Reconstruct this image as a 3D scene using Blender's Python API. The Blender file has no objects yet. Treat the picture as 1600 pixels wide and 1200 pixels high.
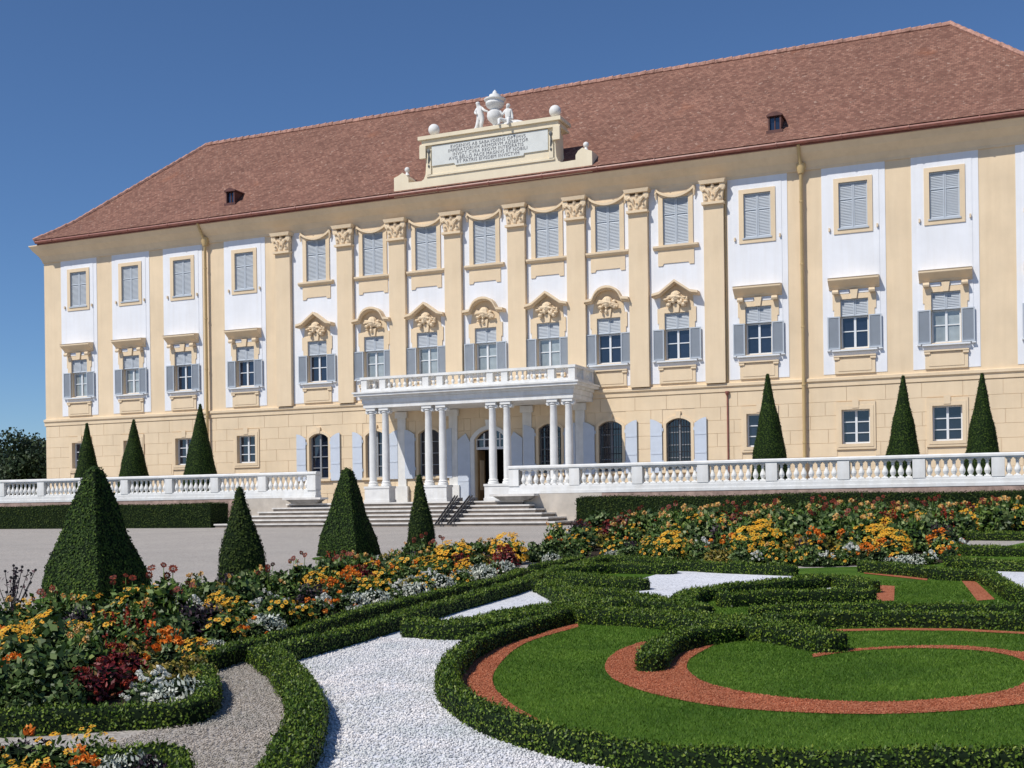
import bpy, math, random
import numpy as np
from mathutils import Vector, Matrix, Quaternion

rnd = random.Random(7)
rng = np.random.default_rng(11)
scene = bpy.context.scene
COL = scene.collection
PI = math.pi

# ------------------------------------------------------------------ survey
# metric frame: x along the facade, y into the building (facade at y=0), z up.
FPX = 1850.0
YAW = math.radians(23.28)
PPX, PPY = 800.0, 790.0
ROLL = math.atan(.0134)
FW = np.array([-math.sin(YAW), math.cos(YAW), 0.])
_r0 = np.array([math.cos(YAW), math.sin(YAW), 0.])
_z = np.array([0, 0, 1.])
RT = _r0*math.cos(ROLL) - _z*math.sin(ROLL)
UP = _z*math.cos(ROLL) + _r0*math.sin(ROLL)
CAM = np.array([22.7, -50.1, .75])


def ray(px, py):
    return FW + RT*((px-PPX)/FPX) + UP*((PPY-py)/FPX)


def aty(px, py, y):
    d = ray(px, py)
    return CAM + d*((y-CAM[1])/d[1])


def G(y):
    return 0.0 if y > -14 else -(-14-y)*.95/36


def gnd(px, py, h=0.0):
    d = ray(px, py)
    z = -.3
    for _ in range(60):
        t = (z+h-CAM[2])/d[2]
        P = CAM+d*t
        z = .5*z+.5*G(P[1])
    return np.array([P[0], P[1], G(P[1])])


# ------------------------------------------------------------------ materials
def nt(name):
    m = bpy.data.materials.new(name)
    m.use_nodes = True
    t = m.node_tree
    t.nodes.clear()
    o = t.nodes.new('ShaderNodeOutputMaterial')
    b = t.nodes.new('ShaderNodeBsdfPrincipled')
    t.links.new(b.outputs[0], o.inputs[0])
    return m, t, b


def N(t, kind, **kw):
    n = t.nodes.new('ShaderNode'+kind)
    for k, v in kw.items():
        if k in n.inputs:
            n.inputs[k].default_value = v
        else:
            setattr(n, k, v)
    return n


def ramp(t, fac, stops):
    r = t.nodes.new('ShaderNodeValToRGB')
    e = r.color_ramp.elements
    while len(e) < len(stops):
        e.new(.5)
    for i, (p, c) in enumerate(stops):
        e[i].position = p
        e[i].color = (*c, 1)
    t.links.new(fac, r.inputs[0])
    return r.outputs[0]


def mixc(t, fac, a, b, mode='MIX'):
    n = t.nodes.new('ShaderNodeMix')
    n.data_type = 'RGBA'
    n.blend_type = mode
    if isinstance(fac, (int, float)):
        n.inputs[0].default_value = fac
    else:
        t.links.new(fac, n.inputs[0])
    for s, v in ((6, a), (7, b)):
        if isinstance(v, tuple):
            n.inputs[s].default_value = (*v, 1)
        else:
            t.links.new(v, n.inputs[s])
    return n.outputs[2]


def coords(t, scale=(1, 1, 1)):
    c = t.nodes.new('ShaderNodeTexCoord')
    m = t.nodes.new('ShaderNodeMapping')
    m.inputs['Scale'].default_value = scale
    t.links.new(c.outputs['Object'], m.inputs[0])
    return m.outputs[0]


def noise(t, vec, scale, detail=4, rough=.6):
    n = N(t, 'TexNoise', Scale=scale, Detail=detail, Roughness=rough)
    t.links.new(vec, n.inputs['Vector'])
    return n.outputs[0]


def bump(t, b, h, strength=.3, dist=.02):
    n = N(t, 'Bump', Strength=strength, Distance=dist)
    t.links.new(h, n.inputs['Height'])
    t.links.new(n.outputs[0], b.inputs['Normal'])


def dark(c, k):
    return tuple(x*k for x in c)


def mottled(name, col, lo=.88, hi=1.06, scale=1.2, rough=.85, bumpscale=30, bumps=.15, streak=False, spec=.3, amt=.28):
    m, t, b = nt(name)
    v = coords(t)
    n1 = noise(t, v, scale, 6)
    c = ramp(t, n1, [(.3, dark(col, lo)), (.7, tuple(min(.95, x*hi) for x in col))])
    if streak:
        v2 = coords(t, (2.5, 2.5, .18))
        n2 = noise(t, v2, 1.6, 5)
        c2 = ramp(t, n2, [(.42, (1, 1, 1)), (.75, (.86, .83, .78))])
        c = mixc(t, amt, c, c2, 'MULTIPLY')
    t.links.new(c, b.inputs['Base Color'])
    b.inputs['Roughness'].default_value = rough
    b.inputs['Specular IOR Level'].default_value = spec
    if bumps:
        bump(t, b, noise(t, v, bumpscale, 4), bumps, .01)
    return m


def leafmat(name, stops, rough=.5, spec=.35, trans=.0, nsc=1.7, lo=(.72, .76, .7), hi=(1.2, 1.1, 1.0)):
    m, t, b = nt(name)
    g = t.nodes.new('ShaderNodeNewGeometry')
    c = ramp(t, g.outputs['Random Per Island'], stops)
    v = coords(t)
    n = noise(t, v, nsc, 4)
    c2 = ramp(t, n, [(.32, lo), (.68, hi)])
    c = mixc(t, .7, c, c2, 'MULTIPLY')
    t.links.new(c, b.inputs['Base Color'])
    b.inputs['Roughness'].default_value = rough
    b.inputs['Specular IOR Level'].default_value = spec
    if trans:
        tr = t.nodes.new('ShaderNodeBsdfTranslucent')
        t.links.new(c, tr.inputs[0])
        mx = t.nodes.new('ShaderNodeMixShader')
        mx.inputs[0].default_value = trans
        out = [q for q in t.nodes if q.type == 'OUTPUT_MATERIAL'][0]
        t.links.new(b.outputs[0], mx.inputs[1])
        t.links.new(tr.outputs[0], mx.inputs[2])
        t.links.new(mx.outputs[0], out.inputs[0])
    return m


def plain(name, col, rough=.6, spec=.4, metal=0):
    m, t, b = nt(name)
    b.inputs['Base Color'].default_value = (*col, 1)
    b.inputs['Roughness'].default_value = rough
    b.inputs['Specular IOR Level'].default_value = spec
    b.inputs['Metallic'].default_value = metal
    return m


M = {}
M['yellow'] = mottled('ochre_plaster', (.77, .612, .42), .90, 1.06, .55, streak=True, amt=.4)
M['white'] = mottled('white_plaster', (.79, .80, .83), .94, 1.03, .7, streak=True, amt=.36)
M['stone'] = mottled('white_stone', (.80, .795, .775), .86, 1.03, 2.6, streak=True, amt=.6)
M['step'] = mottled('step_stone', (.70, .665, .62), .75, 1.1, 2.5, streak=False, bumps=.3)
M['riser'] = mottled('shaded_weathered_riser', (.27, .225, .185), .7, 1.15, 3, bumps=.3)  # dark riser colour: nosing shade painted in together with dirt
M['greystone'] = mottled('grey_shaded_stone', (.30, .28, .255), .6, 1.2, 3, bumps=.3)  # tapered bench body: shade under the slab put into the grey
M['wallstone'] = mottled('beige_stone', (.55, .49, .42), .75, 1.1, 1.5, streak=True, bumps=.4)
M['brickwall'] = mottled('weathered_wall', (.40, .28, .23), .6, 1.3, 3.5, bumps=.6)
M['shutter'] = mottled('grey_paint', (.46, .50, .545), .95, 1.04, 3, rough=.5, bumps=0)
M['flatshutter'] = mottled('pale_blue_grey_paint', (.56, .61, .69), .95, 1.04, 3, rough=.5, bumps=0)
M['sash'] = plain('white_sash_paint', (.72, .74, .76), .4)
M['greysash'] = plain('grey_sash_paint', (.26, .27, .29), .45)
M['greymetal'] = plain('grey_metal', (.14, .145, .14), .6)
M['iron'] = plain('black_iron', (.03, .03, .035), .5)
M['copper'] = mottled('brown_copper', (.26, .09, .065), .7, 1.2, 4, rough=.45, bumps=0, spec=.5)
M['darkcopper'] = mottled('dark_copper', (.12, .05, .04), .7, 1.2, 4, rough=.5, bumps=0)
M['gold'] = mottled('ochre_metal', (.56, .40, .19), .9, 1.05, 3, rough=.4, bumps=0, spec=.5)
M['interior'] = plain('dark_interior', (.012, .011, .01), .9, .1)
M['cream'] = mottled('cream_plaster', (.79, .69, .51), .93, 1.04, .9, streak=True)
M['letter'] = plain('grey_lettering', (.20, .20, .21), .7)
M['plaque'] = mottled('plaque_marble', (.68, .69, .655), .92, 1.04, 2)


def glass(name, col):
    m, t, b = nt(name)
    v = coords(t)
    c = ramp(t, noise(t, v, 1.3, 2), [(.35, dark(col, .7)), (.7, dark(col, 1.3))])
    t.links.new(c, b.inputs['Base Color'])
    b.inputs['Roughness'].default_value = .04
    b.inputs['IOR'].default_value = 1.8
    bump(t, b, noise(t, v, 1.1, 1), .06, .05)
    return m


M['pane'] = glass('window_glass', (.014, .02, .04))
M['panecurtain'] = glass('curtained_glass', (.30, .34, .35))


def roofmat():
    m, t, b = nt('clay_roof_tiles')
    uv = t.nodes.new('ShaderNodeUVMap')
    br = N(t, 'TexBrick', Scale=1.0)
    br.offset = .5
    br.inputs['Brick Width'].default_value = .19
    br.inputs['Row Height'].default_value = .155
    br.inputs['Mortar Size'].default_value = .016
    br.inputs['Mortar Smooth'].default_value = .3
    br.inputs['Bias'].default_value = -.1
    br.inputs['Color1'].default_value = (.178, .086, .064, 1)
    br.inputs['Color2'].default_value = (.305, .163, .119, 1)
    br.inputs['Mortar'].default_value = (.17, .095, .075, 1)
    t.links.new(uv.outputs[0], br.inputs['Vector'])
    v = coords(t)
    c = mixc(t, .5, br.outputs['Color'], ramp(t, noise(t, v, .35, 6, .7), [(.3, (.70, .66, .62)), (.7, (1.2, 1.12, 1.05))]), 'MULTIPLY')
    c = mixc(t, .75, c, ramp(t, noise(t, coords(t, (1, 1.8, 1.8)), 4.6, 6, .8), [(.3, (.58, .56, .54)), (.5, (1, 1, 1)), (.72, (1.42, 1.38, 1.34))]), 'MULTIPLY')
    # weathered orange repairs and pale lichen spots
    sp = noise(t, v, 5.5, 3, .6)
    c = mixc(t, ramp(t, sp, [(.62, (0, 0, 0)), (.70, (.6, .6, .6))]), c, (.46, .32, .25))
    sp2 = noise(t, v, .55, 3, .5)
    c = mixc(t, ramp(t, sp2, [(.66, (0, 0, 0)), (.8, (.45, .45, .45))]), c, (.33, .12, .055))
    t.links.new(c, b.inputs['Base Color'])
    b.inputs['Roughness'].default_value = .85
    b.inputs['Specular IOR Level'].default_value = .2
    bump(t, b, br.outputs['Fac'], -.35, .03)
    return m


M['roof'] = roofmat()
M['ridge'] = mottled('ridge_tile', (.38, .21, .16), .55, 1.6, 5, rough=.85)


def gravel(name, cols, scale, bs=.5, extra=1.0):
    m, t, b = nt(name)
    v = coords(t)
    vo = N(t, 'TexVoronoi', Scale=scale)
    t.links.new(v, vo.inputs['Vector'])
    sep = t.nodes.new('ShaderNodeSeparateColor')
    t.links.new(vo.outputs['Color'], sep.inputs[0])
    c = ramp(t, sep.outputs[0], cols)
    c2 = ramp(t, noise(t, v, .5, 5), [(.3, (.86, .86, .86)), (.7, (1.06, 1.05, 1.04))])
    c = mixc(t, .8, c, c2, 'MULTIPLY')
    t.links.new(c, b.inputs['Base Color'])
    b.inputs['Roughness'].default_value = .9
    b.inputs['Specular IOR Level'].default_value = .15
    bump(t, b, vo.outputs['Distance'], -bs, .02)
    return m


M['gravel'] = gravel('grey_gravel', [(.0, (.24, .218, .195)), (.4, (.385, .352, .318)), (1, (.50, .462, .425))], 58, .45)
M['whitegravel'] = gravel('white_gravel', [(.0, (.34, .35, .38)), (.25, (.62, .63, .67)), (1, (.82, .83, .86))], 52, .7)
M['redgravel'] = gravel('red_brick_chips', [(.0, (.20, .052, .025)), (.5, (.37, .112, .052)), (1, (.50, .20, .11))], 75, .8)
M['soil'] = gravel('dark_soil', [(0, (.02, .015, .01)), (1, (.05, .035, .025))], 40, .5)
M['pebblew'] = leafmat('white_pebbles', [(0, (.32, .33, .36)), (.3, (.64, .65, .69)), (1, (.84, .84, .87))], .8, .2)
M['pebbleg'] = leafmat('grey_pebbles', [(0, (.2, .18, .16)), (.5, (.38, .345, .312)), (1, (.54, .5, .46))], .85, .2)
M['pebbler'] = leafmat('red_pebbles', [(0, (.2, .05, .025)), (.5, (.38, .115, .055)), (1, (.52, .22, .13))], .8, .2)


def lawnmat():
    m, t, b = nt('mown_grass')
    v = coords(t)
    c = ramp(t, noise(t, v, 1.4, 5, .7), [(.3, (.042, .108, .008)), (.7, (.105, .205, .02))])
    c = mixc(t, .8, c, ramp(t, noise(t, v, .55, 3, .6), [(.32, (.62, .68, .6)), (.68, (1.25, 1.12, 1.2))]), 'MULTIPLY')
    c2 = ramp(t, noise(t, v, 90, 3, .7), [(.3, (.55, .6, .5)), (.7, (1.3, 1.25, 1.2))])
    c = mixc(t, .8, c, c2, 'MULTIPLY')
    t.links.new(c, b.inputs['Base Color'])
    b.inputs['Roughness'].default_value = .8
    b.inputs['Specular IOR Level'].default_value = .15
    bump(t, b, noise(t, v, 120, 3), .6, .02)
    return m


M['lawn'] = lawnmat()
M['blade'] = leafmat('grass_blades', [(0, (.038, .10, .006)), (.6, (.092, .19, .016)), (1, (.17, .28, .04))], .6, .25, .25, 1.1, (.55, .62, .5), (1.35, 1.2, 1.3))
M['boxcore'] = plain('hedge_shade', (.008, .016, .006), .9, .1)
M['box'] = leafmat('box_leaves', [(0, (.022, .050, .005)), (.4, (.062, .122, .010)), (.75, (.125, .205, .018)), (1, (.23, .30, .045))], .5, .3, .15, 2.6, (.66, .72, .66), (1.3, 1.14, 1.0))
M['yew'] = leafmat('yew_leaves', [(0, (.012, .025, .005)), (.6, (.03, .053, .010)), (1, (.07, .098, .022))], .7, .12)
M['cone'] = leafmat('clipped_cone_leaves', [(0, (.014, .034, .005)), (.6, (.032, .066, .009)), (1, (.075, .12, .018))], .65, .15)
M['tree'] = leafmat('tree_leaves', [(0, (.014, .03, .012)), (.6, (.026, .05, .018)), (1, (.05, .075, .026))], .6, .3)
M['twig'] = plain('dark_twig', (.02, .016, .02), .7)
M['bark'] = mottled('bark', (.10, .075, .055), .6, 1.2, 6)
M['green'] = leafmat('bed_leaves', [(0, (.026, .062, .010)), (.5, (.075, .145, .02)), (.85, (.16, .24, .045)), (1, (.30, .35, .13))], .5, .4, .15)
M['deepgreen'] = leafmat('dark_bed_leaves', [(0, (.018, .042, .009)), (.55, (.055, .105, .02)), (.85, (.13, .19, .05)), (1, (.28, .33, .16))], .5, .4, .1)
M['redleaf'] = leafmat('red_leaves', [(0, (.05, .006, .008)), (.6, (.17, .015, .02)), (.85, (.30, .03, .03)), (1, (.2, .16, .05))], .5, .4, .15)
M['purpleleaf'] = leafmat('purple_leaves', [(0, (.014, .008, .014)), (.7, (.04, .02, .032)), (1, (.10, .05, .06))], .5, .4)
M['limeleaf'] = leafmat('lime_leaves', [(0, (.05, .075, .01)), (.4, (.22, .20, .03)), (.8, (.38, .28, .05)), (1, (.5, .36, .14))], .5, .4, .2)
M['silverleaf'] = leafmat('silver_leaves', [(0, (.26, .30, .25)), (.5, (.48, .52, .46)), (1, (.74, .76, .71))], .7, .2)
M['yellowpetal'] = leafmat('yellow_petals', [(0, (.62, .26, .01)), (.5, (.80, .40, .02)), (1, (.86, .56, .08))], .6, .3, .2)
M['orangepetal'] = leafmat('orange_petals', [(0, (.70, .14, .01)), (.6, (.82, .24, .02)), (1, (.85, .38, .08))], .6, .3, .2)
M['redpetal'] = leafmat('red_petals', [(0, (.12, .01, .008)), (.6, (.32, .03, .015)), (1, (.45, .08, .02))], .6, .3, .15)
M['darkpetal'] = leafmat('dark_red_petals', [(0, (.05, .006, .005)), (.6, (.16, .02, .01)), (1, (.30, .07, .02))], .6, .3, .1)
M['whitepetal'] = leafmat('white_petals', [(0, (.55, .57, .52)), (.6, (.74, .75, .72)), (1, (.84, .84, .82))], .6, .3, .2)
M['peachpetal'] = leafmat('peach_petals', [(0, (.66, .28, .06)), (.6, (.78, .46, .14)), (1, (.8, .62, .36))], .6, .3, .2)
M['seed'] = plain('dark_flower_centre', (.05, .022, .01), .8)


# ------------------------------------------------------------------ mesh kit
class MB:
    def __init__(s):
        s.v = []; s.f = []; s.m = []; s.uv = {}

    def add(s, vs, fs, mi=0):
        o = len(s.v)
        s.v += [tuple(p) for p in vs]
        for f in fs:
            s.f.append(tuple(i+o for i in f)); s.m.append(mi)

    def box(s, x0, x1, y0, y1, z0, z1, mi=0):
        s.add([(x0, y0, z0), (x1, y0, z0), (x1, y1, z0), (x0, y1, z0), (x0, y0, z1), (x1, y0, z1), (x1, y1, z1), (x0, y1, z1)],
              [(0, 3, 2, 1), (4, 5, 6, 7), (0, 1, 5, 4), (1, 2, 6, 5), (2, 3, 7, 6), (3, 0, 4, 7)], mi)

    def frustum(s, cx, cy, z0, z1, wx0, wy0, wx1, wy1, mi=0):
        a = [(cx-wx0, cy-wy0, z0), (cx+wx0, cy-wy0, z0), (cx+wx0, cy+wy0, z0), (cx-wx0, cy+wy0, z0)]
        b = [(cx-wx1, cy-wy1, z1), (cx+wx1, cy-wy1, z1), (cx+wx1, cy+wy1, z1), (cx-wx1, cy+wy1, z1)]
        s.add(a+b, [(0, 3, 2, 1), (4, 5, 6, 7), (0, 1, 5, 4), (1, 2, 6, 5), (2, 3, 7, 6), (3, 0, 4, 7)], mi)

    def prism(s, pts, yf, yb, mi=0):
        """polygon in x,z (counter-clockwise seen from -y) extruded from yf (front) to yb"""
        n = len(pts)
        s.add([(x, yf, z) for x, z in pts]+[(x, yb, z) for x, z in pts],
              [tuple(range(n)), tuple(range(2*n-1, n-1, -1))]+[(i, i+n, (i+1) % n+n, (i+1) % n) for i in range(n)], mi)

    def prism_x(s, prof, x0, x1, mi=0):
        n = len(prof)
        s.add([(x0, y, z) for y, z in prof]+[(x1, y, z) for y, z in prof],
              [tuple(range(n)), tuple(range(2*n-1, n-1, -1))]+[(i, i+n, (i+1) % n+n, (i+1) % n) for i in range(n)], mi)

    def lathe(s, prof, c=(0, 0, 0), seg=12, mi=0, sx=1, sy=1):
        vs = []
        for r, z in prof:
            for k in range(seg):
                a = 2*PI*k/seg
                vs.append((c[0]+r*math.cos(a)*sx, c[1]+r*math.sin(a)*sy, c[2]+z))
        fs = []
        for i in range(len(prof)-1):
            for k in range(seg):
                k2 = (k+1) % seg
                fs.append((i*seg+k, i*seg+k2, (i+1)*seg+k2, (i+1)*seg+k))
        fs.append(tuple(reversed(range(seg))))
        fs.append(tuple((len(prof)-1)*seg+k for k in range(seg)))
        s.add(vs, fs, mi)

    def blob(s, c, r, seg=8, rings=5, mi=0):
        if isinstance(r, (int, float)):
            r = (r, r, r)
        vs = [(c[0], c[1], c[2]-r[2])]
        for i in range(1, rings):
            t = -PI/2+PI*i/rings
            for k in range(seg):
                a = 2*PI*k/seg
                vs.append((c[0]+r[0]*math.cos(t)*math.cos(a), c[1]+r[1]*math.cos(t)*math.sin(a), c[2]+r[2]*math.sin(t)))
        vs.append((c[0], c[1], c[2]+r[2]))
        fs = []
        L = len(vs)-1
        for k in range(seg):
            k2 = (k+1) % seg
            fs.append((0, 1+k2, 1+k))
            fs.append((L, 1+(rings-2)*seg+k, 1+(rings-2)*seg+k2))
        for i in range(rings-2):
            for k in range(seg):
                k2 = (k+1) % seg
                fs.append((1+i*seg+k, 1+i*seg+k2, 1+(i+1)*seg+k2, 1+(i+1)*seg+k))
        s.add(vs, fs, mi)

    def tube(s, pts, r, seg=8, mi=0):
        pts = [Vector(p) for p in pts]
        vs = []
        for i, p in enumerate(pts):
            d = (pts[min(i+1, len(pts)-1)]-pts[max(i-1, 0)]).normalized()
            q = d.to_track_quat('Z', 'Y')
            rr = r[i] if isinstance(r, (list, tuple)) else r
            for k in range(seg):
                a = 2*PI*k/seg
                vs.append(p+q @ Vector((rr*math.cos(a), rr*math.sin(a), 0)))
        fs = [tuple(reversed(range(seg))), tuple((len(pts)-1)*seg+k for k in range(seg))]
        for i in range(len(pts)-1):
            for k in range(seg):
                k2 = (k+1) % seg
                fs.append((i*seg+k, i*seg+k2, (i+1)*seg+k2, (i+1)*seg+k))
        s.add(vs, fs, mi)

    def slab(s, x0, x1, z0, z1, yf, yb, holes, mi=0, outer=True):
        """front sheet with rectangular holes, and reveals back to yb"""
        xs = sorted({x0, x1} | {min(max(h[i], x0), x1) for h in holes for i in (0, 1)})
        zs = sorted({z0, z1} | {min(max(h[i], z0), z1) for h in holes for i in (2, 3)})

        def solid(i, j):
            if i < 0 or j < 0 or i >= len(xs)-1 or j >= len(zs)-1:
                return None
            cx = (xs[i]+xs[i+1])/2; cz = (zs[j]+zs[j+1])/2
            return not any(h[0] < cx < h[1] and h[2] < cz < h[3] for h in holes)
        for i in range(len(xs)-1):
            for j in range(len(zs)-1):
                if not solid(i, j):
                    continue
                a, b, c, d = xs[i], xs[i+1], zs[j], zs[j+1]
                s.add([(a, yf, c), (b, yf, c), (b, yf, d), (a, yf, d)], [(0, 1, 2, 3)], mi)
                for (di, dj, p, q) in ((-1, 0, (a, d), (a, c)), (1, 0, (b, c), (b, d)), (0, -1, (a, c), (b, c)), (0, 1, (b, d), (a, d))):
                    nb = solid(i+di, j+dj)
                    if nb is False or (nb is None and outer):
                        s.add([(p[0], yf, p[1]), (p[0], yb, p[1]), (q[0], yb, q[1]), (q[0], yf, q[1])], [(0, 1, 2, 3)], mi)

    def mesh(s, name, mats):
        me = bpy.data.meshes.new(name)
        me.from_pydata(s.v, [], s.f)
        for m in (mats if isinstance(mats, (list, tuple)) else [mats]):
            me.materials.append(m)
        if any(s.m):
            me.polygons.foreach_set('material_index', s.m)
        me.update()
        return me

    def build(s, name, mats, parent=None, loc=None, smooth=False):
        return link(name, s.mesh(name, mats), parent, loc, smooth)


def link(name, me, parent=None, loc=None, smooth=False):
    o = bpy.data.objects.new(name, me)
    COL.objects.link(o)
    if loc is not None:
        o.location = loc
    if parent is not None:
        o.parent = parent
    if smooth:
        me.polygons.foreach_set('use_smooth', [True]*len(me.polygons))
        try:
            me.set_sharp_from_angle(angle=math.radians(38))
        except Exception:
            pass
    return o


def npmesh(name, verts, quads, mats, mi=None, tri=False):
    """fast mesh from numpy arrays; quads (n,4) or (n,3)"""
    me = bpy.data.meshes.new(name)
    verts = np.asarray(verts, dtype=np.float32); quads = np.asarray(quads, dtype=np.int32)
    k = quads.shape[1]
    me.vertices.add(len(verts)); me.vertices.foreach_set('co', verts.ravel())
    me.loops.add(quads.size); me.loops.foreach_set('vertex_index', quads.ravel())
    me.polygons.add(len(quads))
    me.polygons.foreach_set('loop_start', np.arange(0, quads.size, k, dtype=np.int32))
    me.polygons.foreach_set('loop_total', np.full(len(quads), k, dtype=np.int32))
    for m in mats:
        me.materials.append(m)
    if mi is not None:
        me.polygons.foreach_set('material_index', np.asarray(mi, dtype=np.int32))
    me.update(calc_edges=True)
    return me


def unit(a):
    return a/np.maximum(np.linalg.norm(a, axis=1, keepdims=True), 1e-9)


def leaves(P, Nrm, size, aspect=.55, tilt=.8, up=.0, svar=.35):
    """diamond leaf at each point, roughly lying along a random tangent lifted outward"""
    n = len(P)
    Nn = unit(Nrm+rng.normal(0, tilt*.5, (n, 3)))
    T = unit(np.cross(Nn, rng.normal(0, 1, (n, 3))))
    D = unit(T+Nrm*rng.uniform(.1, 1.0, (n, 1))*tilt+np.array([0, 0, up]))
    S = unit(np.cross(D, Nn))
    L = (size*(1+rng.uniform(-svar, svar, (n, 1))))
    W = L*aspect*.5
    V = np.stack([P-D*L*.35, P+S*W+D*L*.1, P+D*L*.65, P-S*W+D*L*.1], 1).reshape(-1, 3)
    Q = np.arange(4*n).reshape(-1, 4)
    return V, Q


def join(*parts):
    """parts: (V,Q,matindex) with equal face sizes"""
    Vs, Qs, Ms = [], [], []
    o = 0
    for V, Q, mi in parts:
        V = np.asarray(V, float); Q = np.asarray(Q, int)
        Vs.append(V); Qs.append(Q+o); Ms.append(np.full(len(Q), mi)); o += len(V)
    return np.concatenate(Vs), np.concatenate(Qs), np.concatenate(Ms)


def tag(o, label=None, cat=None, group=None, kind=None):
    if label: o['label'] = label
    if cat: o['category'] = cat
    if group: o['group'] = group
    if kind: o['kind'] = kind
    return o


def empty(name, loc=(0, 0, 0)):
    o = bpy.data.objects.new(name, None)
    o.empty_display_size = .3
    o.location = loc
    COL.objects.link(o)
    return o


def copy_to(o, parent, dx):
    """copy of a part (with its sub-parts) moved along the facade, sharing mesh data"""
    c = o.copy(); COL.objects.link(c)
    if parent is not None:
        c.parent = parent
    c.location = Vector(c.location)+Vector(dx)
    for ch in list(o.children):
        d = ch.copy(); COL.objects.link(d); d.parent = c
    return c


# ------------------------------------------------------------------ light, sky, camera
SUN = Vector((.40, .77, -1.0)).normalized()
elev = math.asin(-SUN.z)
azim = math.atan2(-SUN.x, -SUN.y)
w = bpy.data.worlds.new('World'); scene.world = w; w.use_nodes = True
wt = w.node_tree
bg = wt.nodes['Background']
sky = wt.nodes.new('ShaderNodeTexSky'); sky.sky_type = 'NISHITA'; sky.sun_disc = False
sky.sun_elevation = elev; sky.sun_rotation = azim
sky.air_density = 1.0; sky.dust_density = 0.0; sky.ozone_density = 10.0; sky.altitude = 900
wt.links.new(sky.outputs[0], bg.inputs[0]); bg.inputs[1].default_value = .1
sl = bpy.data.lights.new('sun', 'SUN'); sl.energy = 4.1; sl.angle = math.radians(.53); sl.color = (1, .955, .88)
so = bpy.data.objects.new('sun', sl); COL.objects.link(so); so.rotation_euler = SUN.to_track_quat('-Z', 'Y').to_euler(); so.location = (0, -30, 60)
cd = bpy.data.cameras.new('camera'); cam = bpy.data.objects.new('camera', cd); COL.objects.link(cam)
cd.sensor_width = 36; cd.lens = 36*FPX/1600; cd.shift_y = (PPY-600)/1600; cd.clip_end = 3000; cd.clip_start = .1
mw = Matrix.Identity(4)
for i, c in enumerate((RT, UP, -FW)):
    for j in range(3):
        mw[j][i] = float(c[j])
mw.translation = Vector(CAM.tolist())
cam.matrix_world = mw
scene.camera = cam
scene.view_settings.view_transform = 'Standard'; scene.view_settings.look = 'None'
scene.view_settings.exposure = 0.0; scene.view_settings.gamma = 1.0
scene.render.resolution_x = 1024; scene.render.resolution_y = 768
scene.cycles.max_bounces = 6

# ================================================================== PALACE
X0, X1 = -26.9, 26.4
BAYS = [-24.42, -20.85, -17.41, -13.51, -9.21, -5.99, -3.1, -.05, 3.07, 5.96, 9.07, 12.6, 16.52, 20.04, 23.9]
WING = [0, 1, 2, 3, 11, 12, 13, 14]
CENTRE = [4, 5, 6, 7, 8, 9, 10]
ARCH = [4, 5, 6, 8, 9, 10]
PIL = [-11.08, -7.5, -4.6, -1.63, 1.6, 4.5, 7.41, 10.77]
ZT = .95
DOORX = .1
palace = empty('palace')
tag(palace, 'long ochre and white baroque palace under a red tiled hipped roof', 'palace')

holes = []
for i, x in enumerate(BAYS):
    holes.append((x-.55, x+.55, 7.0, 9.03))
    holes.append((x-.57, x+.57, 11.94, 13.82) if i in WING else (x-.57, x+.57, 12.0, 14.05))
    if i in WING:
        holes.append((x-.56, x+.56, 3.1, 4.5))
    elif i in ARCH:
        holes.append((x-.55, x+.55, 2.2, 4.45))
holes.append((DOORX-.8, DOORX+.8, .2, 4.3))


def arc_pts(xc, hw, zs, zc, n=10):
    """segmental arch from left springing to right springing"""
    h = zc-zs
    R = (hw*hw+h*h)/(2*h)
    a0 = math.asin(min(1, hw/R))
    return [(xc+R*math.sin(-a0+2*a0*k/n), zc-R+R*math.cos(-a0+2*a0*k/n)) for k in range(n+1)]


def spandrel(mb, xc, hw, zs, zc, yf, yb, mi=0):
    p = arc_pts(xc, hw, zs, zc, 12)
    for (xa, za), (xb, zb) in zip(p[:-1], p[1:]):
        mb.add([(xa, yf, za), (xb, yf, zb), (xb, yf, zc+.001), (xa, yf, zc+.001), (xa, yb, za), (xb, yb, zb)],
               [(0, 1, 2, 3), (0, 4, 5, 1)], mi)


def ushape(mb, xc, hi, ho, z0, zs, zc, top, yf, yb, mi=0):
    """flat band round an arched opening, open at the bottom"""
    inner = [(xc-hi, z0)]+arc_pts(xc, hi, zs, zc, 12)+[(xc+hi, z0)]
    outer = [(xc-ho, z0)]+arc_pts(xc, ho, zs+.02, zc+top, 12)+[(xc+ho, z0)]
    for a in range(len(inner)-1):
        i0, i1, o0, o1 = inner[a], inner[a+1], outer[a], outer[a+1]
        mb.add([(o0[0], yf, o0[1]), (i0[0], yf, i0[1]), (i1[0], yf, i1[1]), (o1[0], yf, o1[1]),
                (o0[0], yb, o0[1]), (i0[0], yb, i0[1]), (i1[0], yb, i1[1]), (o1[0], yb, o1[1])],
               [(0, 1, 2, 3), (0, 3, 7, 4), (1, 5, 6, 2)], mi)


mb = MB()
mb.slab(X0, X1, .2, 15.3, 0, .32, holes, outer=False)
for i in ARCH:
    spandrel(mb, BAYS[i], .55, 4.22, 4.45, 0, .32)
spandrel(mb, DOORX, .8, 3.85, 4.3, 0, .32)
mb.add([(X0, 0, .2), (X0, 11, .2), (X0, 11, 15.3), (X0, 0, 15.3)], [(0, 3, 2, 1)])
mb.add([(X1, 0, .2), (X1, 11, .2), (X1, 11, 15.3), (X1, 0, 15.3)], [(0, 1, 2, 3)])
mb.add([(X0, 11, .2), (X1, 11, .2), (X1, 11, 15.3), (X0, 11, 15.3)], [(1, 0, 3, 2)])
wall = mb.build('wall', M['yellow'], palace)

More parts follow.
